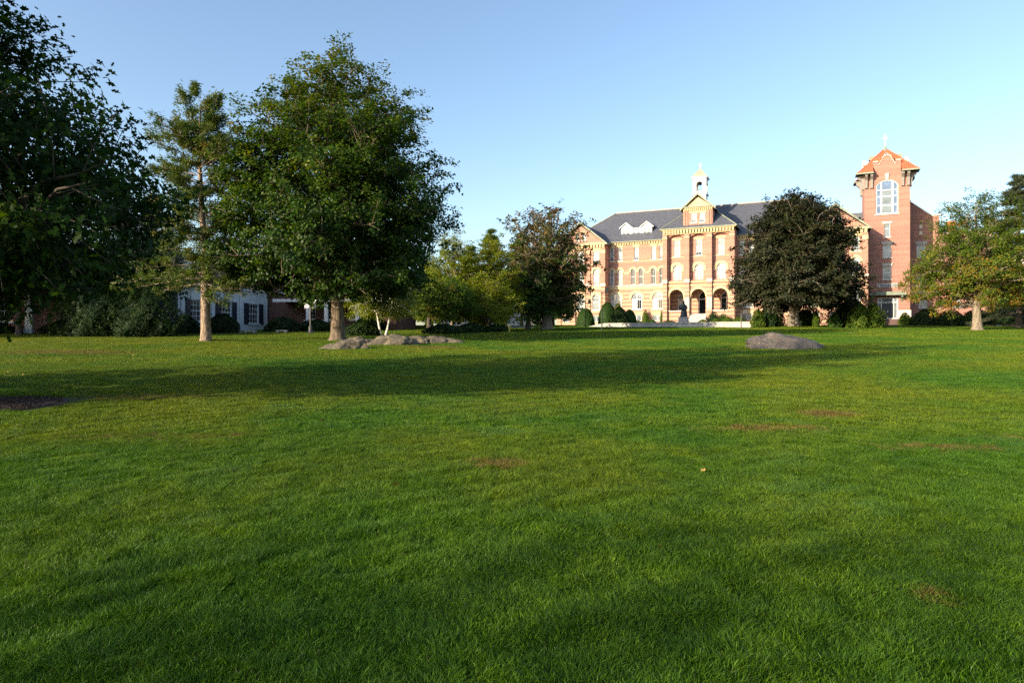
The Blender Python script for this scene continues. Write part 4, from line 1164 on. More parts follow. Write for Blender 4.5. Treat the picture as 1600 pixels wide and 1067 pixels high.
    MB().box(c - .07, c + .07, 2.83, 2.97, Z(28.9), Z(30.7)).box(c - .36, c + .36, 2.82, 2.98, Z(30.1), Z(30.24)).build('cross', 'gold_metal', t)
    for s in (-3.05, 3.05):
        MB().lathe([(.12, 0), (.08, .2), (.09, .4), (.03, .8)], 8).build('pinnacle', 'pale_stone', t, (c + s, 2.1, Z(24.9)))
    # great window
    gp = []
    for a0, a1, gm_ in ((.02, .22, 'glass_sky'), (.78, .98, 'glass_sky')):
        for b0, b1 in ((.03, .24), (.27, .50), (.53, .68), (.71, .92)): gp.append((a0, a1, b0, b1, gm_))
    for b0, b1 in ((.03, .24), (.27, .50), (.53, .68)): gp.append((.27, .73, b0, b1, 'glass_grey'))
    window(t, c, 0, Z(18.45), 2.85, 4.95, .75, .14, (('v', .245, .19), ('v', .755, .19), ('h', .255, .13), ('h', .515, .13), ('h', .70, .13)), gmat='glass_sky', sill='pale_stone', sw=3.2, panes=gp, label='great arched window with white mullions')
    MB().prism([(-.16, 0), (.16, 0), (.24, .75), (.36, .82), (-.3, .82), (-.24, .75)], -.16, .02).build('keystone', 'pale_stone', t, (c, 0, Z(23.42)))
    window(t, c + .02, 0, Z(15.1), .74, 1.9, 0, .07, (('h', .62, .07), ('v', .5, .02)), gmat='glass_grey', sw=1.1)
    MB().box(-.62, .62, -.1, .02, 0, .3).build('lintel', 'pale_stone', t, (c + .02, 0, Z(17.02)))
    for z in (12.1, 8.95):
        window(t, c + .02, 0, Z(z), 1.1, 1.9, 0, .08, (('h', .5, .06), ('v', .5, .03), ('h', .75, .02)), gmat='glass_blind_sky', sill='grey_granite', sw=1.45)
        MB().prism([(-.62, 0), (.62, 0), (.8, .45), (.45, .40), (0, .5), (-.45, .40), (-.8, .45)], -.14, .02).build('window_hood', 'grey_granite', t, (c + .02, 0, Z(z + 1.91)))
    # entrance
    d = add('doorway', win_mesh(2.6, 3.1, 0, .14, [('v', .19, .12), ('v', .79, .14), ('h', .77, .12)], 'white_paint'), t, None, (3.2, .06, Z(3.25)))
    add('pane', pane_mesh(2.6, 3.1, 0, 'glass_grey', .1), d)
    for s in (-1, 1):
        lf = MB().box(min(0, s * .73), max(0, s * .73), .02, .07, .03, 2.3).build('door', 'navy_paint', d, (0, 0, 0))
    MB().box(-.05, -.02, -.02, .018, .95, 1.3).box(.02, .05, -.02, .018, .95, 1.3).build('door_handle', 'gold_metal', d)
    cn = MB(); cn.prism([(.9, 0), (5.5, 0), (5.6, .12), (5.35, .32), (4.7, .5), (1.7, .5), (1.0, .32), (.8, .12)], -1.15, -.001)
    cn.build('canopy', 'copper_green', t, (0, 0, Z(6.62)))
    for s in (1.25, 4.95):
        MB().prism([(0, 0), (.0, .9), (-.9, .9), (-.85, .65), (-.3, .45)], -.12, .12).build('canopy_bracket', 'copper_green', t, (s, 0, Z(5.7)), math.pi / 2)
    MB().box(4.52, 6.12, -.12, .02, -.6, Z(4.5)).box(.1, 1.88, -.12, .02, -.6, Z(4.5)).build('base_course', 'pale_stone', t)
    st = MB()
    for i in range(5): st.box(1.4, 5.2, -1.7 + i * .3, -.001, Z(2.35) + i * .18, Z(2.35) + (i + 1) * .18)
    st.build('steps', 'brown_shingle', t)
    MB().box(0, .5, 0, .5, -.3, 1.1).build('step_pier', 'pale_stone', t, (5.15, -1.9, Z(2.5)))
    # name board
    sg = thing('name_sign', 'dark name board with white border and lettering above the tower door', 'sign', (*loc2w(3.1, .14), ZR + Z(7.85)), TH)
    MB().box(-1.3, 1.3, 0, .09, 0, .52).build('board', 'white_paint', sg)
    MB().box(-1.21, 1.21, -.012, -.001, .07, .45).build('panel', 'sign_dark', sg)
    MB().tube([(-.98, -.016, .26), (-.98, -.03, .26)], .15, 16).build('crest', 'pale_stone', sg)
    cu = bpy.data.curves.new('lettering', 'FONT'); cu.body = 'ALUMNI HALL'; cu.size = .30; cu.extrude = .004; cu.align_x = 'CENTER'; cu.align_y = 'CENTER'
    cu.materials.append(MATS['white_paint'])
    tmp = bpy.data.objects.new('lettering', cu); lm = bpy.data.meshes.new_from_object(tmp); bpy.data.objects.remove(tmp)
    lm.materials.clear(); lm.materials.append(MATS['white_paint'])
    lo = bpy.data.objects.new('lettering', lm); COL.objects.link(lo); lo.parent = sg; lo.location = (.22, -.02, .26); lo.rotation_euler = (R(90), 0, 0)
tower()

def side_wing():
    w = thing('brick_wing', 'brick gabled wing with sloping parapet set back beside the tower', 'building', (OX, OY, ZR), TH)
    out = [(5.95, -.6), (17.0, -.6), (17.0, Z(15.8)), (10.35, Z(15.8)), (10.35, Z(18.55)), (9.5, Z(18.55)), (6.7, Z(20.85)), (6.7, Z(21.2)), (5.95, Z(21.2))]
    hs = [arc(1.15, 1.85, 0, x0=8.05, z0=Z(12.5)), arc(1.15, 1.85, 0, x0=8.3, z0=Z(5.0)), arc(1.15, 1.85, 0, x0=8.1, z0=Z(8.8)), arc(1.15, 1.85, 0, x0=12.5, z0=Z(12.5)), arc(1.15, 1.85, 0, x0=12.5, z0=Z(8.8)), arc(1.15, 1.85, 0, x0=12.5, z0=Z(5.0))]
    wall('wall', out, hs, 5.5, 9, 'brick_tower', w)
    for x, z in ((8.05, 12.5), (8.3, 5.0), (8.1, 8.8), (12.5, 12.5), (12.5, 8.8), (12.5, 5.0)):
        window(w, x, 5.5, Z(z), 1.15, 1.85, 0, .08, DH, gmat='glass_grey', sill='grey_granite')
        MB().prism([(-.66, 0), (.66, 0), (.85, .5), (0, .58), (-.85, .5)], -.12, .02).build('window_hood', 'grey_granite', w, (x, 5.5, Z(z + 1.86)))
    m = MB(); m.prism([(9.45, Z(18.5)), (6.65, Z(20.82)), (6.65, Z(20.97)), (9.45, Z(18.68))], 5.38, 6.1); m.box(9.4, 10.5, 5.3, 6.2, Z(18.56), Z(18.75)); m.build('coping', 'pale_stone', w)
    for z in (15.9, 16.8):
        MB().box(-.2, .2, -.05, .02, 0, .55).build('vent_slit', 'pale_stone', w, (8.0, 5.5, Z(z)))
    ch = MB().box(11.6, 12.7, 7, 8, Z(15.4), Z(17.7)).build('chimney', 'chimney_orange', w)
    MB().box(11.5, 12.8, 6.9, 8.1, Z(17.701), Z(17.85)).build('chimney_cap', 'chimney_orange', ch)
    MB().box(10.3, 17, 5.35, 6.0, Z(15.81), Z(16.0)).build('coping', 'pale_stone', w)
side_wing()

def right_building():
    x, y = 79.5, 112.0
    b = thing('brick_dormitory', 'brick building with white paired windows and pale cornice behind the dark spruce', 'building', (x, y, g(x, y)), TH)
    wins = [(2.7 + 4.2 * i, z) for i in range(3) for z in (1.5, 5.2, 8.6)]
    wall('wall', rect(0, 16, -.6, 11.6), [arc(1.9, 2.6, 0, x0=u, z0=z) for u, z in wins], 0, 12, 'brick_hall' if False else 'brick_tower', b)
    for u, z in wins:
        window(b, u, 0, z, 1.9, 2.6, 0, .16, (('v', .5, .2), ('h', .55, .1), ('v', .25, .04), ('v', .75, .04)), gmat='glass_dark', sw=2.4)
        MB().box(-1.2, 1.2, -.06, .02, 0, .45).build('lintel', 'pale_stone', b, (u, 0, z + 2.61))
    m = MB()
    for i in range(16): m.box(-.06 if i % 2 else -.06, .9 if i % 2 else .6, -.06, .02, i * .72, i * .72 + .4)
    m.build('quoins', 'pale_stone', b)
    MB().box(-.4, 16.4, -.5, .02, 11.0, 11.5).box(-.2, 16.2, -.25, .02, 10.6, 10.995).build('cornice', 'pale_stone', b)
    m = MB(); m.quad((-.6, -.6, 11.62), (16.6, -.6, 11.62), (13, 6, 15.5), (4, 6, 15.5)); m.quad((-.6, 12.6, 11.62), (-.6, -.6, 11.62), (4, 6, 15.5)); m.build('roof', 'slate', b)
right_building()

# ================================================================== TERRACE WALL, STEPS, STATUE
TWX, TWY = 25.3, 74.0       # right-hand end of the terrace wall
def terrace():
    z = g(TWX, TWY)
    w = thing('terrace_wall', 'low pale stone retaining wall running along the lawn below the hall', 'wall', (TWX, TWY, z), TH)
    L = 15.9; n = 7
    p = L / n
    blk = MB().box(.012, p - .012, 0, .5, -.5, .52).mesh('stone_block', 'terrace_stone')
    cp = MB().box(.006, p - .006, -.06, .6, .523, .66).mesh('capstone', 'terrace_stone')
    for i in range(n):
        add('stone_block', blk, w, None, (-L + i * p, 0, 0)); add('capstone', cp, w, None, (-L + i * p, 0, 0))
    # lower end wall sloping into the lawn
    m = MB(); m.prism([(-L - 2.6, -.3), (-L - .01, -.3), (-L - .01, .6), (-L - .6, .55), (-L - 2.6, .12)], .02, .5); m.build('end_wall', 'terrace_stone', w)
    st = MB()
    for i in range(4): st.box(.02, 1.5 - i * .34, -.3 + .0 * i, 1.8, -.35 + i * .2 + (.0 if i else -.2), -.15 + i * .2 + .12 * 0 + .0)
    m = MB()
    for i in range(4): m.box(.015, 1.75 - i * .42, -.12, 1.7, (-.4 if i == 0 else .163 * i - .001), .163 * (i + 1))
    m.build('steps', 'terrace_stone', w)
    # paved terrace behind the wall
    x0, y0 = TWX, TWY
    me = MB()
    c, s = math.cos(TH), math.sin(TH)
    def P(a, b, zz): return (a, b, zz)
    me.quad(P(-L, .601, .56), P(0, .601, .56), P(0, 22, .9), P(-L, 22, .9))
    t = me.build('terrace_paving', 'terrace_stone', None, (x0, y0, z), TH); t['kind'] = 'structure'
    # gravelled foundation bank under the hall planting
    return z
TZ = terrace()

def statue():
    x, y = 20.1, 80.0
    zz = TZ + .62
    s = thing('statue', 'dark bronze statue of a robed figure on a stone pedestal before the steps', 'statue', (x, y, zz), TH)
    MB().box(-.62, .62, -.62, .62, 0, .16).box(-.5, .5, -.5, .5, .161, .62).box(-.56, .56, -.56, .56, .621, .74).build('pedestal', 'grey_granite', s)
    m = MB()
    # robe
    m.tube([(0, 0, .74), (.0, 0, .8), (.02, .0, 1.1), (.02, 0, 1.45), (0, .0, 1.75), (0, 0, 1.98), (0, 0, 2.16), (0, -.01, 2.26), (0, -.01, 2.33)], [.42, .41, .35, .30, .27, .28, .25, .13, .10], 14)
    m.tube([(.3, .05, .78), (.28, .08, 1.2), (.2, .06, 1.7), (.15, .03, 2.1)], [.16, .14, .12, .1], 8)          # cape
    m.tube([(-.24, 0, 2.12), (-.36, -.1, 1.85), (-.33, -.3, 1.68), (-.2, -.42, 1.74)], [.12, .13, .14, .07], 8)   # sleeve
    m.tube([(.24, 0, 2.12), (.36, -.06, 1.82), (.28, -.26, 1.62), (.08, -.4, 1.66)], [.12, .13, .15, .07], 8)
    m.box(-.22, .02, -.5, -.4, 1.62, 1.9)                                                                              # book held to the chest
    m.tube([(0, -.02, 2.28), (0, -.03, 2.36), (0, -.04, 2.48), (0, -.03, 2.6), (0, -.02, 2.66)], [.09, .12, .135, .11, .04], 12)
    m.tube([(0, .12, 2.05), (0, .13, 2.25), (0, .1, 2.36)], [.14, .16, .09], 8)                                       # hood on the back
    o = m.build('figure', 'bronze', s)
    md = o.modifiers.new('r', 'REMESH'); md.mode = 'VOXEL'; md.voxel_size = .035; md.use_smooth_shade = True
statue()

# ================================================================== LAMPS, BENCHES, HYDRANT
def lamp(name, label, x, y, h, banners=False, head='lantern', mat='lamp_iron', base=True, r=.06):
    z = g(x, y)
    l = thing(name, label, 'lamp post', (x, y, z - .03))
    if base: MB().lathe([(.24, 0), (.24, .12), (.17, .22), (.13, .5), (.15, .56), (r * 1.3, .66)], 12).build('base', mat, l)
    MB().lathe([(r * 1.15, .05), (r, .7), (r * .8, h - .55), (r * 1.1, h - .5), (r * 1.5, h - .46)], 10).build('pole', mat, l)
    if head == 'lantern':
        MB().lathe([(.07, h - .46), (.15, h - .42), (.2, h - .1), (.19, h - .06)], 8).build('lamp_glass', 'lamp_glass', l)
        MB().lathe([(.26, h - .055), (.2, h + .02), (.08, h + .12), (.03, h + .22), (.015, h + .3)], 8).build('lamp_cap', mat, l)
    elif head == 'box':
        MB().box(-.1, .45, -.03, .03, h - .5, h - .42).box(.28, .55, -.13, .13, h - .42, h + .0).build('lamp_head', mat, l)
    if banners:
        for s, mt in ((-1, 'banner_white'), (1, 'banner_navy')):
            b = MB().box(min(s * .09, s * .47), max(s * .09, s * .47), -.012, .012, h - 1.45, h - .68).build('banner', mt, l)
            if s < 0: MB().tube([(-.28, -.013, h - 1.0), (-.28, -.02, h - 1.0)], .12, 14).prism([(-.47, h - 1.45), (-.09, h - 1.45), (-.09, h - 1.3), (-.28, h - 1.4), (-.47, h - 1.3)], -.02, -.013).build('emblem', 'banner_grey', b)
            else: MB().box(.27, .45, -.02, -.013, h - 1.2, h - .72).prism([(.12, h - 1.44), (.3, h - 1.44), (.2, h - 1.2)], -.02, -.013).build('emblem', 'banner_white', b)
            MB().tube([(0, 0, h - .66), (s * .5, 0, h - .66)], .015, 6).tube([(0, 0, h - 1.47), (s * .5, 0, h - 1.47)], .015, 6).build('banner_arm', mat, b)
    return l
lamp('lamp_post', 'dark iron lamp post with flared base before the shaded brick house at far left', -38.0, 52.5, 3.35)
lamp('lamp_post', 'lamp post carrying a white and a navy banner beside the big maple', -15.8, 53.5, 3.45, banners=True)
lamp('lamp_post', 'tall slim black lamp post with box head in front of clipped yews', 8.1, 61.5, 3.95, head='box', mat='black_iron', base=False, r=.05)
lamp('lamp_post', 'slim dark lamp post half hidden by bronze maple leaves near the yew cone', 8.2, 76.0, 3.2, head='box', mat='black_iron', base=False, r=.05)
lamp('lamp_post', 'grey pole at the right end of the terrace wall', 24.0, 71.5, 2.0, head='box', mat='lamp_iron', base=False, r=.05)

def bench(x, y, w, label, rz=0.05):
    b = thing('stone_bench', label, 'bench', (x, y, g(x, y)), rz, 'stone benches before the white house')
    MB().box(-w / 2, w / 2, -.2, .2, .16, .25).build('seat', 'grey_granite', b)
    for s in (-1, 1): MB().box(s * w * .33 - .09, s * w * .33 + .09, -.16, .16, -.1, .159).build('leg', 'grey_granite', b)
bench(-22.6, 56.0, .75, 'short stone bench nearest the pine, before the white house')
bench(-21.4, 55.8, .95, 'long stone bench right of the short one, before the white house')
bench(-18.7, 55.5, .9, 'stone bench near the banner lamp post, before the brick porch')

def hydrant():
    x, y = -.27, 57.5
    h = thing('fire_hydrant', 'small yellow fire hydrant standing at the far edge of the lawn', 'hydrant', (x, y, g(x, y)))
    MB().lathe([(.17, -.02), (.17, .05), (.11, .06), (.11, .48), (.14, .5), (.14, .54)], 12).build('body', 'hydrant_yellow', h)
    MB().lathe([(.14, .541), (.12, .62), (.06, .68), (.03, .69), (.03, .74)], 12).build('cap', 'pale_stone', h)
    for s in (-1, 1): MB().tube([(s * .09, 0, .4), (s * .2, 0, .4)], .06, 8).build('nozzle', 'hydrant_yellow', h)
hydrant()

# ================================================================== LEFT-HAND HOUSES (in shade)
def white_house():
    x, y = -27.2, 57.0
    z = g(x, y)
    h = thing('white_house', 'shaded white house front with navy shutters, blind arches and brown roof behind the pine', 'house', (x, y, z), math.atan2(.95, .31))
    wx = (1.25, 4.7, 8.4)
    wall('wall', rect(-.9, 10.3, -.6, 4.3), [arc(1.45, 1.85, 0, x0=u, z0=1.0) for u in wx], 0, 9, 'house_white', h)
    lattice = (('v', .25, .035), ('v', .5, .035), ('v', .75, .035), ('h', .5, .07), ('h', .25, .035), ('h', .75, .035))
    for u in wx:
        o = window(h, u, 0, 1.0, 1.45, 1.85, 0, .07, lattice, gmat='glass_dark', sill='house_white')
        for s in (-1, 1):
            sh = MB().box(-.3, .3, -.05, -.001, 0, 2.0).build('shutter', 'navy_paint', h, (u + s * 1.06, 0, .9))
            m = MB()
            for k in range(12): m.box(-.24, .24, -.075, -.051, .1 + k * .155, .2 + k * .155)
            m.build('louvres', 'navy_paint', sh)
        def ring():
            m = MB(); pts = [(.85 * math.cos(math.pi * i / 16), .85 * math.sin(math.pi * i / 16)) for i in range(17)]
            m.tube([(a, -.02, b) for a, b in pts], .035, 5); return m.mesh('blind_arch', 'house_white')
        add('blind_arch', cached('ring', ring), h, None, (u, 0, 2.92))
    for u in (-.45, 3.0, 6.55, 10.0):
        MB().box(-.16, .16, -.08, .0, -.5, 4.0).build('pilaster', 'house_white', h, (u, -.001, 0))
    MB().box(-1.0, 10.45, -.22, .0, 4.02, 4.32).box(-.9, 10.35, -.06, .0, 3.75, 3.83).build('cornice', 'house_white', h)
    m = MB()
    pr = [(-.3, 4.33), (.9, 5.9), (5.2, 7.7), (9.3, 4.33)]
    for (y0, z0), (y1, z1) in zip(pr[:-1], pr[1:]): m.quad((-1.1, y0, z0), (10.5, y0, z0), (10.5, y1, z1), (-1.1, y1, z1))
    for xx in (-1.1, 10.5): m.quad(*[(xx, a, b) for a, b in pr])
    m.build('roof', 'brown_shingle', h)
    MB().tube([(10.15, -.14, -.3), (10.15, -.14, 3.5)], .06, 8).build('downpipe', 'house_white', h)
    MB().box(-.28, .28, -.02, .3, 0, 1.7).build('dormer_window', 'house_white', h, (.6, .3, 4.5))
white_house()

def brick_house():
    x, y = -24.6, 67.0
    z = g(x, y); an = math.atan2(-.10, .995)
    h = thing('brick_house', 'shaded brick house with flat-roofed porch and white columns behind the big maple', 'house', (x, y, z), an)
    ws = [(5.0, 1.0, 1.0, 1.6), (2.3, 3.6, 1.1, 1.1), (-1.0, 3.7, 1.0, 1.0), (6.9, 1.0, 1.0, 1.7), (9.6, 1.0, 1.0, 1.6), (6.2, 3.6, 1.1, 1.1), (10.2, 3.6, 1.1, 1.1)]
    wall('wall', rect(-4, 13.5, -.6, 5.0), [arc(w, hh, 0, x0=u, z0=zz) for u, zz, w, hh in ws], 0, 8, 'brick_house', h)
    for u, zz, w, hh in ws:
        window(h, u, 0, zz, w, hh, 0, .09, (('v', .33, .03), ('v', .66, .03), ('h', .5, .05), ('h', .25, .03), ('h', .75, .03)), gmat='glass_dark', sill='house_white')
    m = MB(); m.quad((-4.5, -.5, 5.12), (14, -.5, 5.12), (11, 4, 7.6), (-1, 4, 7.6)); m.quad((14, 8.5, 5.12), (-4.5, 8.5, 5.12), (-1, 4, 7.6), (11, 4, 7.6)); m.quad((-4.5, 8.5, 5.12), (-4.5, -.5, 5.12), (-1, 4, 7.6)); m.quad((14, -.5, 5.12), (14, 8.5, 5.12), (11, 4, 7.6))
    m.build('roof', 'brown_shingle', h)
    MB().box(-4.55, 14.05, -.55, .0, 4.85, 5.1).build('eave_board', 'house_white', h)
    MB().box(2.6, 13.5, -2.8, -.001, 2.62, 2.78).build('porch_roof', 'brown_shingle', h)
    MB().box(2.5, 13.6, -2.9, -2.802, 2.55, 2.82).build('porch_fascia', 'house_white', h)
    for u in (5.85, 7.6, 10.6, 11.4):
        MB().box(-.17, .17, -2.75, -2.45, .0, 2.61).box(-.23, .23, -2.8, -2.4, -.3, .0).build('column', 'house_white', h, (u, 0, 0))
brick_house()

def dark_house():
    x, y = -39.5, 54.5
    z = g(x, y)
    h = thing('pilastered_house', 'deeply shaded brick house with white pilasters at the left edge', 'house', (x, y, z), .02)
    ws = [(-.9, .95), (4.1, .95), (-6, .95)]
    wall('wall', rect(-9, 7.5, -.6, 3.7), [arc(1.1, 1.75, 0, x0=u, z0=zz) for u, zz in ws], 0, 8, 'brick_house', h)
    for u, zz in ws: window(h, u, 0, zz, 1.1, 1.75, 0, .07, (('v', .33, .03), ('v', .66, .03), ('h', .5, .06), ('h', .25, .03), ('h', .75, .03)), fmat='house_white', gmat='glass_dark', sill='house_white')
    for u in (1.0, 5.25, -4.0):
        p = MB().box(-.28, .28, -.2, .0, -.4, 3.45).build('pilaster', 'house_white', h, (u, -.001, 0))
        MB().box(-.34, .34, -.26, .0, -.5, .35).build('plinth', 'house_white', p)
    MB().box(-9.1, 7.6, -.3, .0, 3.46, 3.72).build('cornice', 'house_white', h)
    m = MB(); m.quad((-9.3, -.5, 3.73), (7.8, -.5, 3.73), (7.8, 4, 6.4), (-9.3, 4, 6.4)); m.quad((7.8, 8.5, 3.73), (-9.3, 8.5, 3.73), (-9.3, 4, 6.4), (7.8, 4, 6.4)); m.quad((7.8, -.5, 3.73), (7.8, 8.5, 3.73), (7.8, 4, 6.4)); m.build('roof', 'brown_shingle', h)
dark_house()

def far_house():
    x, y = -3.6, 92.0
    z = g(x, y) - .35
    h = thing('pale_outbuilding', 'small pale grey outbuilding glimpsed between tree trunks at the lawn edge', 'building', (x, y, z), -.1)
    wall('wall', rect(-6, 6, -.5, 2.6), [arc(1.6, 1.7, 0, x0=2.2, z0=.4), arc(1.2, 2.1, 0, x0=-1, z0=0), arc(1.6, 1.7, 0, x0=-4, z0=.4)], 0, 6, 'house_white', h)
    for u in (2.2, -4): window(h, u, 0, .4, 1.6, 1.7, 0, .1, (('v', .5, .08),), gmat='glass_dark')
    MB().box(-.58, .58, .1, .16, .02, 2.08).build('door', 'navy_paint', h, (-1, 0, 0))
    m = MB(); m.quad((-6.4, -.4, 2.6), (6.4, -.4, 2.6), (6.4, 3, 4.3), (-6.4, 3, 4.3)); m.quad((6.4, 6.4, 2.6), (-6.4, 6.4, 2.6), (-6.4, 3, 4.3), (6.4, 3, 4.3)); m.build('roof', 'slate', h)
far_house()
def drive():
    m = MB(); pts = []
    for x in np.linspace(-9, 2.5, 12): pts.append(x)
    for a, b in zip(pts[:-1], pts[1:]):
        m.quad((a, 74, g(a, 74) + .08), (b, 74, g(b, 74) + .08), (b, 79, g(b, 79) + .08), (a, 79, g(a, 79) + .08))
    o = m.build('path', 'asphalt'); o['kind'] = 'structure'
drive()

# ================================================================== ROCKS
from mathutils import noise as mnoise
def rock(name, label, x, y, rx, ry, h, seed, mat, rz=0.0, peak=(0, 0), flat=1.0, ang=0.35, sink=.12, cat='rock', group=None, crack=0.0, terr=0.0):
    """weathered stone: faceted dome cut by planes, split by joints, with fine relief"""
    rng = random.Random(seed)
    bm = bmesh.new(); bmesh.ops.create_icosphere(bm, subdivisions=5, radius=1.0)
    planes = []
    for i in range(11):
        a = rng.uniform(0, 6.283); e = rng.uniform(.0, 1.15)
        planes.append((Vector((math.cos(a) * math.cos(e), math.sin(a) * math.cos(e), math.sin(e))), rng.uniform(.66, .9)))
    so = Vector((seed * 3.1, seed * 1.7, 0))
    for v in bm.verts:
        p = v.co.copy()
        for nrm, d in planes:
            k = p.dot(nrm)
            if k > d: p -= nrm * (k - d) * (ang + .5)
        q = p * 1.6 + so
        p *= 1 + .12 * mnoise.fractal(q, 1.0, 2.0, 5) + .02 * mnoise.fractal(q * 6, .8, 2.0, 4)
        p += Vector((0, 0, .03 * mnoise.noise(q * 7)))
        if crack:
            w = Vector((p.x * 1.5, p.y * 1.5 * ry / rx, p.z * .9)) + so + mnoise.noise_vector(q * 1.5) * .25
            dist = mnoise.voronoi(w)[0]; e = dist[1] - dist[0]
            cell = mnoise.cell(mnoise.voronoi(w)[1][0] * 9.0)
            p *= 1 - crack * max(0, 1 - e / .12) * .5 - crack * .5 * abs(cell)
        t = max(0, p.z)
        if terr and p.z > 0:
            st = .24; f = p.z / st; k = math.floor(f); p.z = st * (k + min(1, max(0, (f - k - .5) * (1 + 2 * terr) + .5))) * terr + p.z * (1 - terr)
        p.z = p.z ** flat if p.z > 0 else p.z * .3
        v.co = Vector((p.x * rx + peak[0] * t * rx, p.y * ry + peak[1] * t * ry, p.z * h))
    me = bpy.data.meshes.new(name); bm.to_mesh(me); bm.free()
    me.polygons.foreach_set('use_smooth', [True] * len(me.polygons))
    o = add(name, me, None, mat, (x, y, g(x, y) - sink), rz)
    tag(o, label, cat, group); return o
rock('boulder', 'large rounded grey boulder lying alone on the open lawn', 12.85, 31.5, 2.05, 1.3, .86, 4, 'boulder_rock', .1, peak=(-.3, .1), flat=1.25, ang=.5, cat='boulder')
GR = 'rock outcrop by the big maple'
rock('ledge_rock', 'flat dark rock slab in front of the big maple trunk', -7.75, 32.0, 1.35, .75, .54, 7, 'ledge_rock', .12, flat=.6, ang=.6, group=GR, crack=.25, terr=.5, sink=.1)
rock('ledge_rock', 'tall humped ledge rock in front of the white birch stems', -6.4, 36.0, 1.95, 1.3, .72, 12, 'ledge_rock', -.1, flat=.85, ang=.5, group=GR, crack=.22, terr=.35, sink=.1)
rock('ledge_rock', 'pale rock shoulder between the maple trunk and the humped ledge', -8.0, 35.6, 1.1, .9, .62, 3, 'ledge_rock', .3, flat=.8, ang=.6, group=GR, crack=.25, terr=.4, sink=.1)
rock('ledge_rock', 'long low rock spur at the right end of the ledge', -4.1, 38.0, 1.7, .8, .5, 21, 'ledge_rock', .03, flat=.7, ang=.5, group=GR, crack=.25, terr=.5, sink=.12)
rock('ledge_rock', 'small knob of rock in the middle of the ledge', -5.2, 37.6, .9, .6, .6, 15, 'ledge_rock', 0, flat=.8, ang=.5, group=GR, crack=.2, terr=.3, sink=.1)
rock('ledge_rock', 'short grey stone half sunk in grass left of the banner lamp', -10.9, 44.0, .35, .25, .3, 9, 'ledge_rock', 0, group=GR)

# ================================================================== TREES
# near oak at the left edge, its trunk just outside the frame in the mulch bed
decid('oak_tree', 'dark near oak with lobed leaves filling the upper left corner', -9.6, 11.5, 10.5, .19, 1.6,
      [(1.9, 1.8), (2.6, 2.8), (3.5, 3.4), (4.5, 3.2), (5.4, 1.9), (6.8, 1.0), (8.2, .8), (9.6, .2)], 96, 7, 5, 48000, .13, 'leaf_oak', 'bark_dark', 3, shape='oak', sig=.26, up_bias=.12, uneven=.22, tint_c=.4, off=(-.25, -.5))
decid('maple_tree', 'large full-crowned green maple with straight trunk left of centre', -10.15, 39.8, 17.6, .40, 2.6,
      [(2.5, 4.0), (3.3, 5.2), (4.6, 5.8), (6.3, 5.9), (8.4, 5.7), (10.6, 5.2), (12.6, 4.3), (14.2, 3.2), (15.4, 2.0), (16.1, .5)], 160, 9, 4, 160000, .172, 'leaf_maple', 'bark_maple', 8, shape='leaf', sig=.32, up_bias=.2, uneven=.17, tint_c=.36, tintz=.6)  # tintz lightens the top leaves: sunlight on the crown put into their colour
conifer('pine_tree', 'tall thin pine with bare lit trunk and tiered needle clumps', -17.2, 38.4, 13.2, .28, 24,
        [(2.5, 4.4), (3.6, 4.6), (4.6, 2.4), (6, 3.3), (8, 3.4), (10, 3.0), (11.2, 2.5), (12.4, 1.7), (13.2, .8)], 5, 12, 46, .17, .046, 'needle_pine', 'bark_pine', 29, droop=.2, bare=.42, z_first=3.1, crownclump=.5, lift=.42, bend=-.3, flat=.95, tint_c=.45, jit=.4, rlo=.35)
decid('bronze_maple', 'thin-crowned bronze maple turning colour at the hall corner', 3.5, 69.0, 12.2, .55, 1.6,
      [(2.4, 3.4), (3.5, 4.2), (5, 4.3), (7, 4.2), (9, 4.0), (10.6, 3.2), (11.6, 2.0), (12.3, .6)], 70, 7, 3, 19000, .22, 'leaf_bronze', 'bark_grey', 31, shape='maple', sig=.32, uneven=.34, tint_c=.36, tint_s=.28, tintz=.7)
decid('purple_maple', 'large dark purple-leaved maple in front of the hall', 30.5, 74.0, 15.2, .58, 2.2,
      [(1.9, 4.4), (2.8, 5.5), (4.2, 6.0), (6.2, 5.7), (8.3, 5.1), (10.4, 4.4), (12.2, 3.4), (13.3, 2.1), (14.0, .7)], 130, 9, 4, 105000, .25, 'leaf_purple', 'bark_grey', 44, shape='leaf', sig=.38, uneven=.16, tint_c=.42, tint_s=.2, off=(.35, 0))
decid('locust_tree', 'airy light green locust tree with pale trunk before the side wing', 44.7, 65.6, 13.5, .42, 2.3,
      [(2.2, 3.8), (3.4, 5.0), (5, 5.2), (7, 4.7), (8.6, 4.0), (10.4, 3.2), (11.8, 2.2), (12.7, .7)], 80, 8, 4, 62000, .17, 'leaf_locust', 'bark_grey', 52, shape='leaf', sig=.36, uneven=.36, tint_c=.45, tint_s=.2, off=(-.2, 0), tintz=-.5)
conifer('spruce_tree', 'grey-green spruce with layered boughs at the right edge', 59.4, 80.0, 17.6, .35, 26,
        [(1.5, 5.4), (4, 5.2), (8, 4.0), (12, 2.7), (15, 1.5), (18, .3)], 7, 12, 24, .25, .075, 'needle_spruce', 'bark_dark', 61, droop=.3, bare=.25, z_first=1.6, crownclump=.6)
GBI = 'pale birches beyond the ledge'
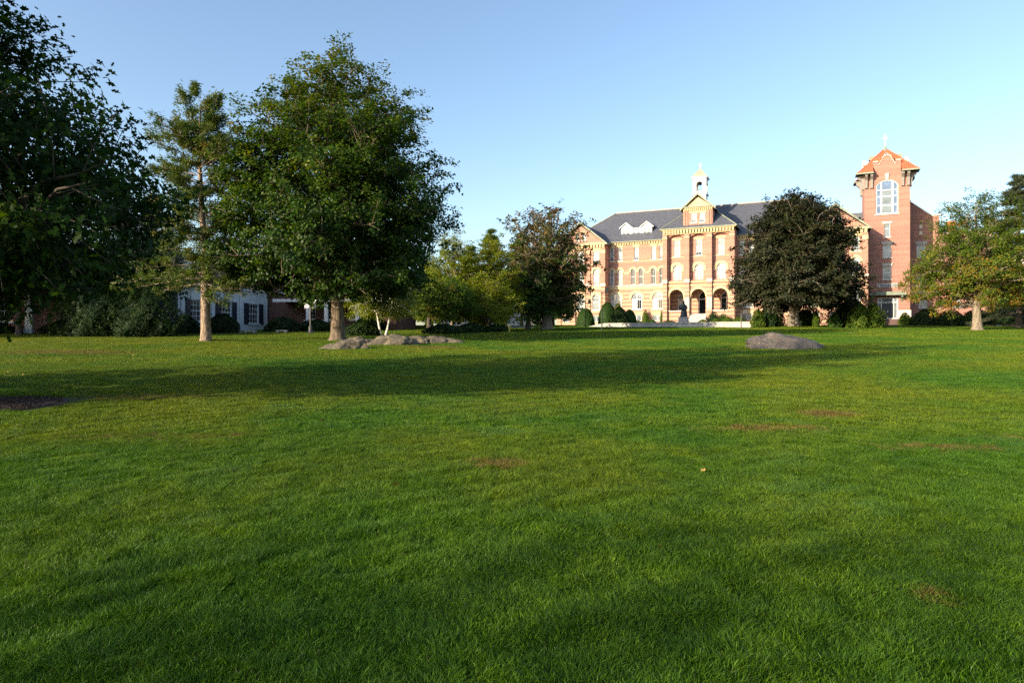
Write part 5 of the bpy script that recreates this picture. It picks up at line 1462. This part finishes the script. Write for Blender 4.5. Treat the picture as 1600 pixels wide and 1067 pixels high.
for (nm, lb, x, y, H, prof, sd, lean, n) in [
    ('birch_tree', 'small birch with a white stem leaning right behind the ledge', -8.95, 48.5, 4.9, [(1.5, 1.6), (2.4, 2.5), (3.4, 2.4), (4.3, 1.6), (4.9, .5)], 71, (.9, 0), 9000),
    ('birch_tree', 'small birch with a white stem leaning left behind the ledge', -9.35, 48.7, 4.6, [(1.4, 1.5), (2.4, 2.4), (3.3, 2.2), (4.1, 1.5), (4.6, .5)], 72, (-.8, 0), 9000),
    ('birch_tree', 'tall pale green birch nearest the big maple in the central grove', -5.5, 62.0, 8.8, [(1.2, 2.8), (3, 3.2), (5, 2.7), (6.6, 1.9), (7.9, 1.0), (8.8, .3)], 73, (.5, 0), 30000),
    ('birch_tree', 'tall narrow weeping birch on the right of the central grove', -2.0, 63.0, 8.8, [(1.2, 2.2), (3, 2.6), (5, 2.3), (6.6, 1.7), (7.9, 1.0), (8.8, .3)], 74, (-.2, 0), 25000)]:
    decid(nm, lb, x, y, H, .085 if H < 6 else .14, 1.7 if H < 6 else 1.5, prof, 34 if H < 6 else 50, 6, 3, n, .115 if H < 6 else .155, 'leaf_birch', 'bark_birch' if H < 6 else 'bark_grey', sd, sig=.28, lean=lean, group=GBI, tint_c=.45, droop=.25, uneven=.25, tintz=.3)
decid('thicket_tree', 'low dark spreading tree with leaning grey trunk in the grove', -5.3, 57.0, 4.2, .13, .9, [(1.2, 2.2), (2.0, 2.6), (2.9, 2.4), (3.7, 1.6), (4.2, .5)], 40, 6, 3, 15000, .15, 'leaf_locust', 'bark_grey', 81, lean=(-1.0, 0), sig=.32, tint_c=.15)
decid('thicket_tree', 'dark rounded tree with short black trunk left of the bronze maple', 1.6, 68.5, 6.3, .26, 1.5, [(1.2, 2.6), (2.4, 3.4), (4, 3.2), (5.4, 2.0), (6.3, .5)], 44, 6, 3, 15000, .19, 'leaf_hedge', 'bark_dark', 82, sig=.34, tint_c=.4)
decid('thicket_tree', 'shadowy small tree with thick dark trunk right of the birch stems', -6.6, 54.5, 4.4, .24, 1.2, [(1.6, 1.4), (2.6, 2.0), (3.6, 1.7), (4.4, .5)], 32, 6, 3, 8000, .16, 'leaf_locust', 'bark_dark', 83, sig=.3, tint_c=.4)
decid('thicket_tree', 'low leafy tree filling the grove under the weeping birch', -2.2, 60.0, 4.6, .13, .7, [(.6, 2.2), (1.8, 2.7), (3.2, 2.3), (4.6, .5)], 36, 6, 3, 12000, .15, 'leaf_birch', 'bark_grey', 84, sig=.32, tint_c=.55, lean=(.8, 0))
decid('golden_tree', 'small golden yellow tree peeking beside the bronze maple', 1.2, 84.0, 7.6, .2, 2.2, [(3.4, 1.6), (5.2, 2.3), (6.6, 1.8), (7.6, .4)], 26, 5, 3, 5000, .22, 'leaf_gold', 'bark_dark', 86, sig=.32)
GF = 'trees far behind the grove'
far = [('conifer', -3.6, 112, 15.5, 'dark pine beyond the gap between grove and bronze maple'), ('conifer', 1.3, 118, 16.0, 'far pine standing right behind the bronze maple'), ('conifer', -6.8, 120, 14.0, 'far pine behind the weeping birch'),
       ('conifer', 5.0, 126, 15.0, 'far pine hidden by the bronze maple crown')]
for i, (k, x, y, H, lb) in enumerate(far):
    conifer('pine_tree', lb, x, y, H, .3, 20, [(1, 3.6), (5, 3.6), (9, 2.9), (13, 1.6), (H, .3)], 6, 9, 18, .34, .09, 'needle_spruce' if i % 2 else 'needle_pine', 'bark_dark', 90 + i, droop=.1, bare=.2, z_first=1.2, crownclump=.7, group=GF, tint_c=.3)
far2 = [(-15.5, 82, 8.0, 'round dark green tree behind the porch roof'), (-10.5, 84, 8.5, 'dark green tree behind the birch stems'), (-9.0, 76, 6.5, 'dense green tree filling behind the central grove'), (-4.5, 80, 6.6, 'dense green tree behind the tall birch'), (5.5, 92, 7.0, 'dark green tree left of the hall corner'), (-20, 86, 9.0, 'green tree beyond the brick house roof')]
for i, (x, y, H, lb) in enumerate(far2):
    decid('broadleaf_tree', lb, x, y, H, .25, 1.2, [(.8, H * .33), (H * .3, H * .43), (H * .6, H * .38), (H * .85, H * .2), (H, .3)], 40, 6, 3, 9000, .3, 'leaf_dark' if i % 2 else 'leaf_hedge', 'bark_dark', 100 + i, sig=.45, group=GF, tint_c=.5)
# left background evergreens between the oak and the pine
conifer('hemlock_tree', 'slender dark evergreen standing behind the pine lower boughs', -31.5, 60.0, 11.5, .22, 20, [(1, 2.8), (4, 2.6), (8, 1.7), (11.5, .3)], 6, 10, 20, .25, .07, 'needle_spruce', 'bark_dark', 121, droop=.15, bare=.15, z_first=.9, crownclump=.7)
conifer('hemlock_tree', 'bulky dark evergreen behind the oak foliage near the lamp post', -36.0, 63.0, 12.5, .25, 20, [(1, 3.8), (4, 3.6), (8, 2.4), (12.5, .3)], 6, 10, 20, .27, .08, 'needle_spruce', 'bark_dark', 122, droop=.15, bare=.15, z_first=.9, crownclump=.7)
shrub('evergreen_shrub', 'broad dark evergreen shrub beside the pilastered house', -29.4, 48.5, 2.7, 2.2, 4.6, 20000, .16, 'leaf_dark', 131, 'egg', rough=.3, shape='narrow', core=.72)
shrub('evergreen_shrub', 'lower dark evergreen shrub under the pine boughs', -25.3, 47.5, 2.3, 2.0, 3.9, 15000, .15, 'leaf_dark', 132, 'egg', rough=.3, shape='narrow', core=.72)
decid('understory_tree', 'dark leafy tree standing in front of the pilastered house roof', -36.5, 50.5, 9.5, .2, 3.4, [(3.7, 3.2), (5, 4.4), (6.6, 4.2), (8.4, 2.6), (9.5, .5)], 46, 6, 4, 16000, .24, 'leaf_dark', 'bark_dark', 124, sig=.4, tint_c=.4)
decid('understory_tree', 'dark leafy tree between the evergreen shrubs and the pine', -29.0, 52.5, 7.6, .2, 2.0, [(2.6, 2.6), (3.8, 3.4), (5.4, 3.2), (6.8, 2.0), (7.6, .5)], 46, 6, 4, 16000, .22, 'leaf_dark', 'bark_dark', 125, sig=.38, tint_c=.5)
# trees outside the frame on the left whose shade falls across lawn and houses
GO = 'shade trees on the left beyond the frame'
for i, (x, y, H, r, lb) in enumerate([(-18.5, 9.2, 15.2, 5.0, 'round oak beyond the left edge shading the near lawn'), (-48, 49, 19, 6.5, 'tall maple beyond the left edge shading the pilastered house'), (-57, 38, 20, 6.5, 'tall maple beyond the left edge shading the white house'), (-66, 30, 20, 6.0, 'tall maple furthest beyond the left edge'), (-46, 43.5, 15.6, 5.5, 'broad maple just beyond the left edge near the lamp post'), (-25.5, -14.0, 10.6, 5.0, 'unseen round maple added behind the viewpoint to darken the nearest grass')]):  # the tree behind the viewpoint is invented to dim the nearest grass
    decid('shade_tree', lb, x, y, H, .3, 2.2, [(1.8, r * .7), (H * .3, r), (H * .6, r * .92), (H * .85, r * .5), (H, .4)], 60, 6, 4, 9000 if y < 0 else 16000, .22 if H < 15.5 else .34, 'leaf_maple', 'bark_maple', 140 + i, sig=.45, group=GO)

# ================================================================== SHRUBS AND HEDGES
GY = 'clipped yews at the hall corner'
shrub('yew_cone', 'leftmost clipped conical yew, at the foot of the hall pavilion', 8.9, 82.5, 1.15, 1.15, 2.25, 7000, .09, 'leaf_hedge', 151, 'dome', rough=.03, group=GY, core=.95)
shrub('yew_cone', 'tallest clipped yew with rounded top between the other two', 11.6, 83.0, 1.2, 1.2, 2.95, 8000, .09, 'leaf_hedge', 152, 'dome', rough=.03, group=GY, core=.95)
shrub('yew_cone', 'rightmost clipped yew cone under a hall window', 14.9, 86.5, .95, .95, 2.1, 6000, .09, 'leaf_hedge', 153, 'dome', rough=.03, group=GY, core=.95)
shrub('round_bush', 'dark rounded bush between the tall yew and the right yew', 12.8, 81.5, 1.25, 1.2, 2.3, 7000, .13, 'leaf_dark', 154, 'egg', rough=.15)
shrub('round_bush', 'tawny leafy bush rising behind the dark rounded bush', 13.2, 85.0, .8, .8, 2.7, 3500, .13, 'leaf_locust', 155, 'egg', rough=.2, tint_c=.6)
def at_hall(u, v): return loc2w(u, v)
def hshrub(name, label, u, v, rx, ry, h, n, ls, mat, seed, form='egg', **kw):
    x, y = at_hall(u, v); return shrub(name, label, x, y, rx, ry, h, n, ls, mat, seed, form, rz=TH, base_z=kw.pop('bz', ZR + .3), **kw)
GL = 'planting along the hall front'
hshrub('foundation_shrub', 'small climbing shrub on the wall between two ground-floor windows', -31.3, 3.4, .6, .5, 2.6, 2200, .1, 'leaf_bright', 161, group=GL)
hshrub('foundation_shrub', 'narrow green climber beside the centre pavilion corner', -28.7, 3.3, .3, .3, 2.6, 1000, .1, 'leaf_bright', 162, group=GL)
for i, (u, w, h, lb) in enumerate([(-34.0, 1.3, .9, 'low dark shrub under the middle wing window'), (-31.8, 1.1, .8, 'low shrub beside the small climber'), (-29.6, 1.0, .9, 'low shrub in the wing corner'), (-26.8, 1.3, .75, 'low dark shrub under the left porch arch')]):
    hshrub('foundation_shrub', lb, u, 7.0, w, .7, h, 2200, .1, 'leaf_hedge', 165 + i, 'dome', group=GL)
for i, (u, v, w, h, mt, lb) in enumerate([(-20.2, 7.2, 1.0, 1.9, 'leaf_dark', 'taller dark shrub under the right porch arch'), (-18.8, 7.0, 1.1, 1.6, 'leaf_hedge', 'rounded shrub at the right corner of the centre pavilion'), (-21.6, 8.3, .8, .75, 'leaf_bright', 'bright low shrub right of the porch steps'),
                                       (-19.6, 8.6, .9, .85, 'leaf_bright', 'bright low shrub in front of the right porch arch'), (-18.0, 8.8, 1.0, 1.0, 'leaf_bright', 'bright low shrub before the pavilion corner'), (-16.4, 9.0, 1.0, 1.1, 'leaf_bright', 'bright low shrub near the terrace steps')]):
    hshrub('foundation_shrub', lb, u, v, w, .8, h, 2400, .1, mt, 175 + i, 'egg', group=GL)
GV = 'leafy suckers and bushes under the purple maple'
for i, (x, y, rx, h, mt, lb) in enumerate([(26.3, 73.0, .7, 1.9, 'leaf_bright', 'upright green sucker growth at the left under the purple maple'), (27.9, 73.6, .9, 1.5, 'leaf_dark', 'dark low growth left of the purple maple trunk'), (32.6, 73.2, .35, 1.7, 'leaf_bright', 'thin upright green sucker right of the purple maple trunk'),
                                           (34.6, 73.2, .7, 1.6, 'leaf_hedge', 'green bush midway under the right side of the purple maple'), (36.9, 72.6, 1.2, 2.5, 'leaf_bright', 'large bright leafy bush at the right under the purple maple'), (38.7, 73.0, 1.1, 2.6, 'leaf_bright', 'rightmost bright leafy bush beside the purple maple'),
                                           (29.0, 76.5, 1.5, 2.4, 'leaf_dark', 'dark bush behind the purple maple trunk on its left'), (33.0, 77.0, 1.8, 2.8, 'leaf_dark', 'dark bush behind the purple maple trunk on its right'), (37.6, 75.6, 2.6, 4.6, 'leaf_dark', 'big dark drooping bush forming the right skirt of the purple maple')]):
    shrub('sucker_bush', lb, x, y, rx, rx * .8, h, int(2600 * max(1, rx * 1.6)), .14, mt, 190 + i, 'egg', rough=.25, group=GV, core=.7)
GT = 'bushes by the tower entrance'
hshrub('rounded_bush', 'rounded golden-green bush left of the tower door', .95, 3.2, 1.15, 1.0, 2.1, 5000, .1, 'leaf_locust', 205, 'egg', rough=.05, group=GT, bz=3.9, tint_c=.3)
hshrub('rounded_bush', 'small leafy bush right of the tower door', 5.1, 2.6, .9, .8, 1.7, 3000, .12, 'leaf_bright', 206, 'egg', rough=.2, group=GT, bz=3.9)
for i, (u, v, rx, h, lb) in enumerate([(7.6, 3.2, 2.0, 2.2, 'dark hedge clump just right of the tower'), (10.4, 3.4, 2.0, 2.0, 'dark hedge clump behind the locust, second from the tower'), (13.2, 4.0, 2.1, 2.0, 'dark hedge clump behind the locust trunk'), (16.4, 4.5, 2.3, 3.6, 'tall dark evergreen clump right of the locust trunk'), (19.6, 5.0, 2.4, 3.2, 'dark clump below the spruce'), (22.6, 6.5, 2.0, 2.3, 'yellow-green bush at the right edge below the spruce')]):
    hshrub('hedge_bush', lb, u, v, rx, 1.4, h, 6500, .15, 'leaf_dark' if i < 5 else 'leaf_hedge', 210 + i, 'egg', rough=.18, group=GT, bz=3.8)
for i, (x, y, rx, h, lb) in enumerate([(-26.3, 54.8, 1.4, 1.5, 'low dark hedge left of the pine trunk'), (-23.6, 55.6, 1.5, 1.6, 'low dark hedge right of the pine trunk'), (-20.3, 60.5, 1.6, 1.3, 'low dark hedge before the white house corner'), (-17.8, 62.0, 1.7, 1.1, 'low reddish-dark hedge before the brick house'), (-13.0, 62.5, 1.7, 1.4, 'dark shrub by the porch behind the maple trunk'), (-34.5, 53.2, 2.2, 1.2, 'low hedge between the white pilasters'), (-40.5, 53.0, 2.0, 1.0, 'low hedge left of the iron lamp post'), (-10.7, 49.0, 1.3, 1.1, 'low dark bush between the maple trunk and birch stems'), (-5.3, 52.0, 1.4, .8, 'dark undergrowth bush right of the birch stems'), (-3.2, 54.5, 1.3, .8, 'dark undergrowth bush under the leaning trunk'), (-1.3, 57.6, 1.1, .7, 'dark undergrowth bush at the right of the grove')]):
    shrub('hedge_bush', lb, x, y, rx, 1.0, h, 4500, .13, 'leaf_dark', 230 + i, 'egg', rough=.15, group='dark hedges before the left houses and grove', core=.8)

# ================================================================== FALLEN LEAVES
def litter():
    rng = np.random.default_rng(77)
    pts = []
    for cx, cy, sxx, syy, n in ((-12, 18, 4, 3, 120), (-14, 30, 8, 6, 240), (0, 12, 8, 4, 30), (25, 68, 9, 4, 160), (3, 62, 6, 5, 140)):
        pts.append(np.stack([rng.normal(cx, sxx, n), rng.normal(cy, syy, n)], 1))
    P = np.concatenate(pts); P = P[P[:, 1] > 3.5]
    cen = np.column_stack([P, gz(P[:, 0], P[:, 1]) + .032])
    lv, k = leaves(rng, cen, .06, 'maple', 1.2)
    o = add('fallen_leaves', np_mesh('fallen_leaves', lv, k, 'leaf_litter', rng.uniform(0, 1, len(P)))); o['kind'] = 'stuff'
    tag(o, 'scattered dry fallen leaves lying on the turf', 'leaves')
foliage('leaf_litter', [(0.16, 0.09, 0.03), (0.28, 0.17, 0.05), (0.34, 0.26, 0.07)], 0.1)
litter()
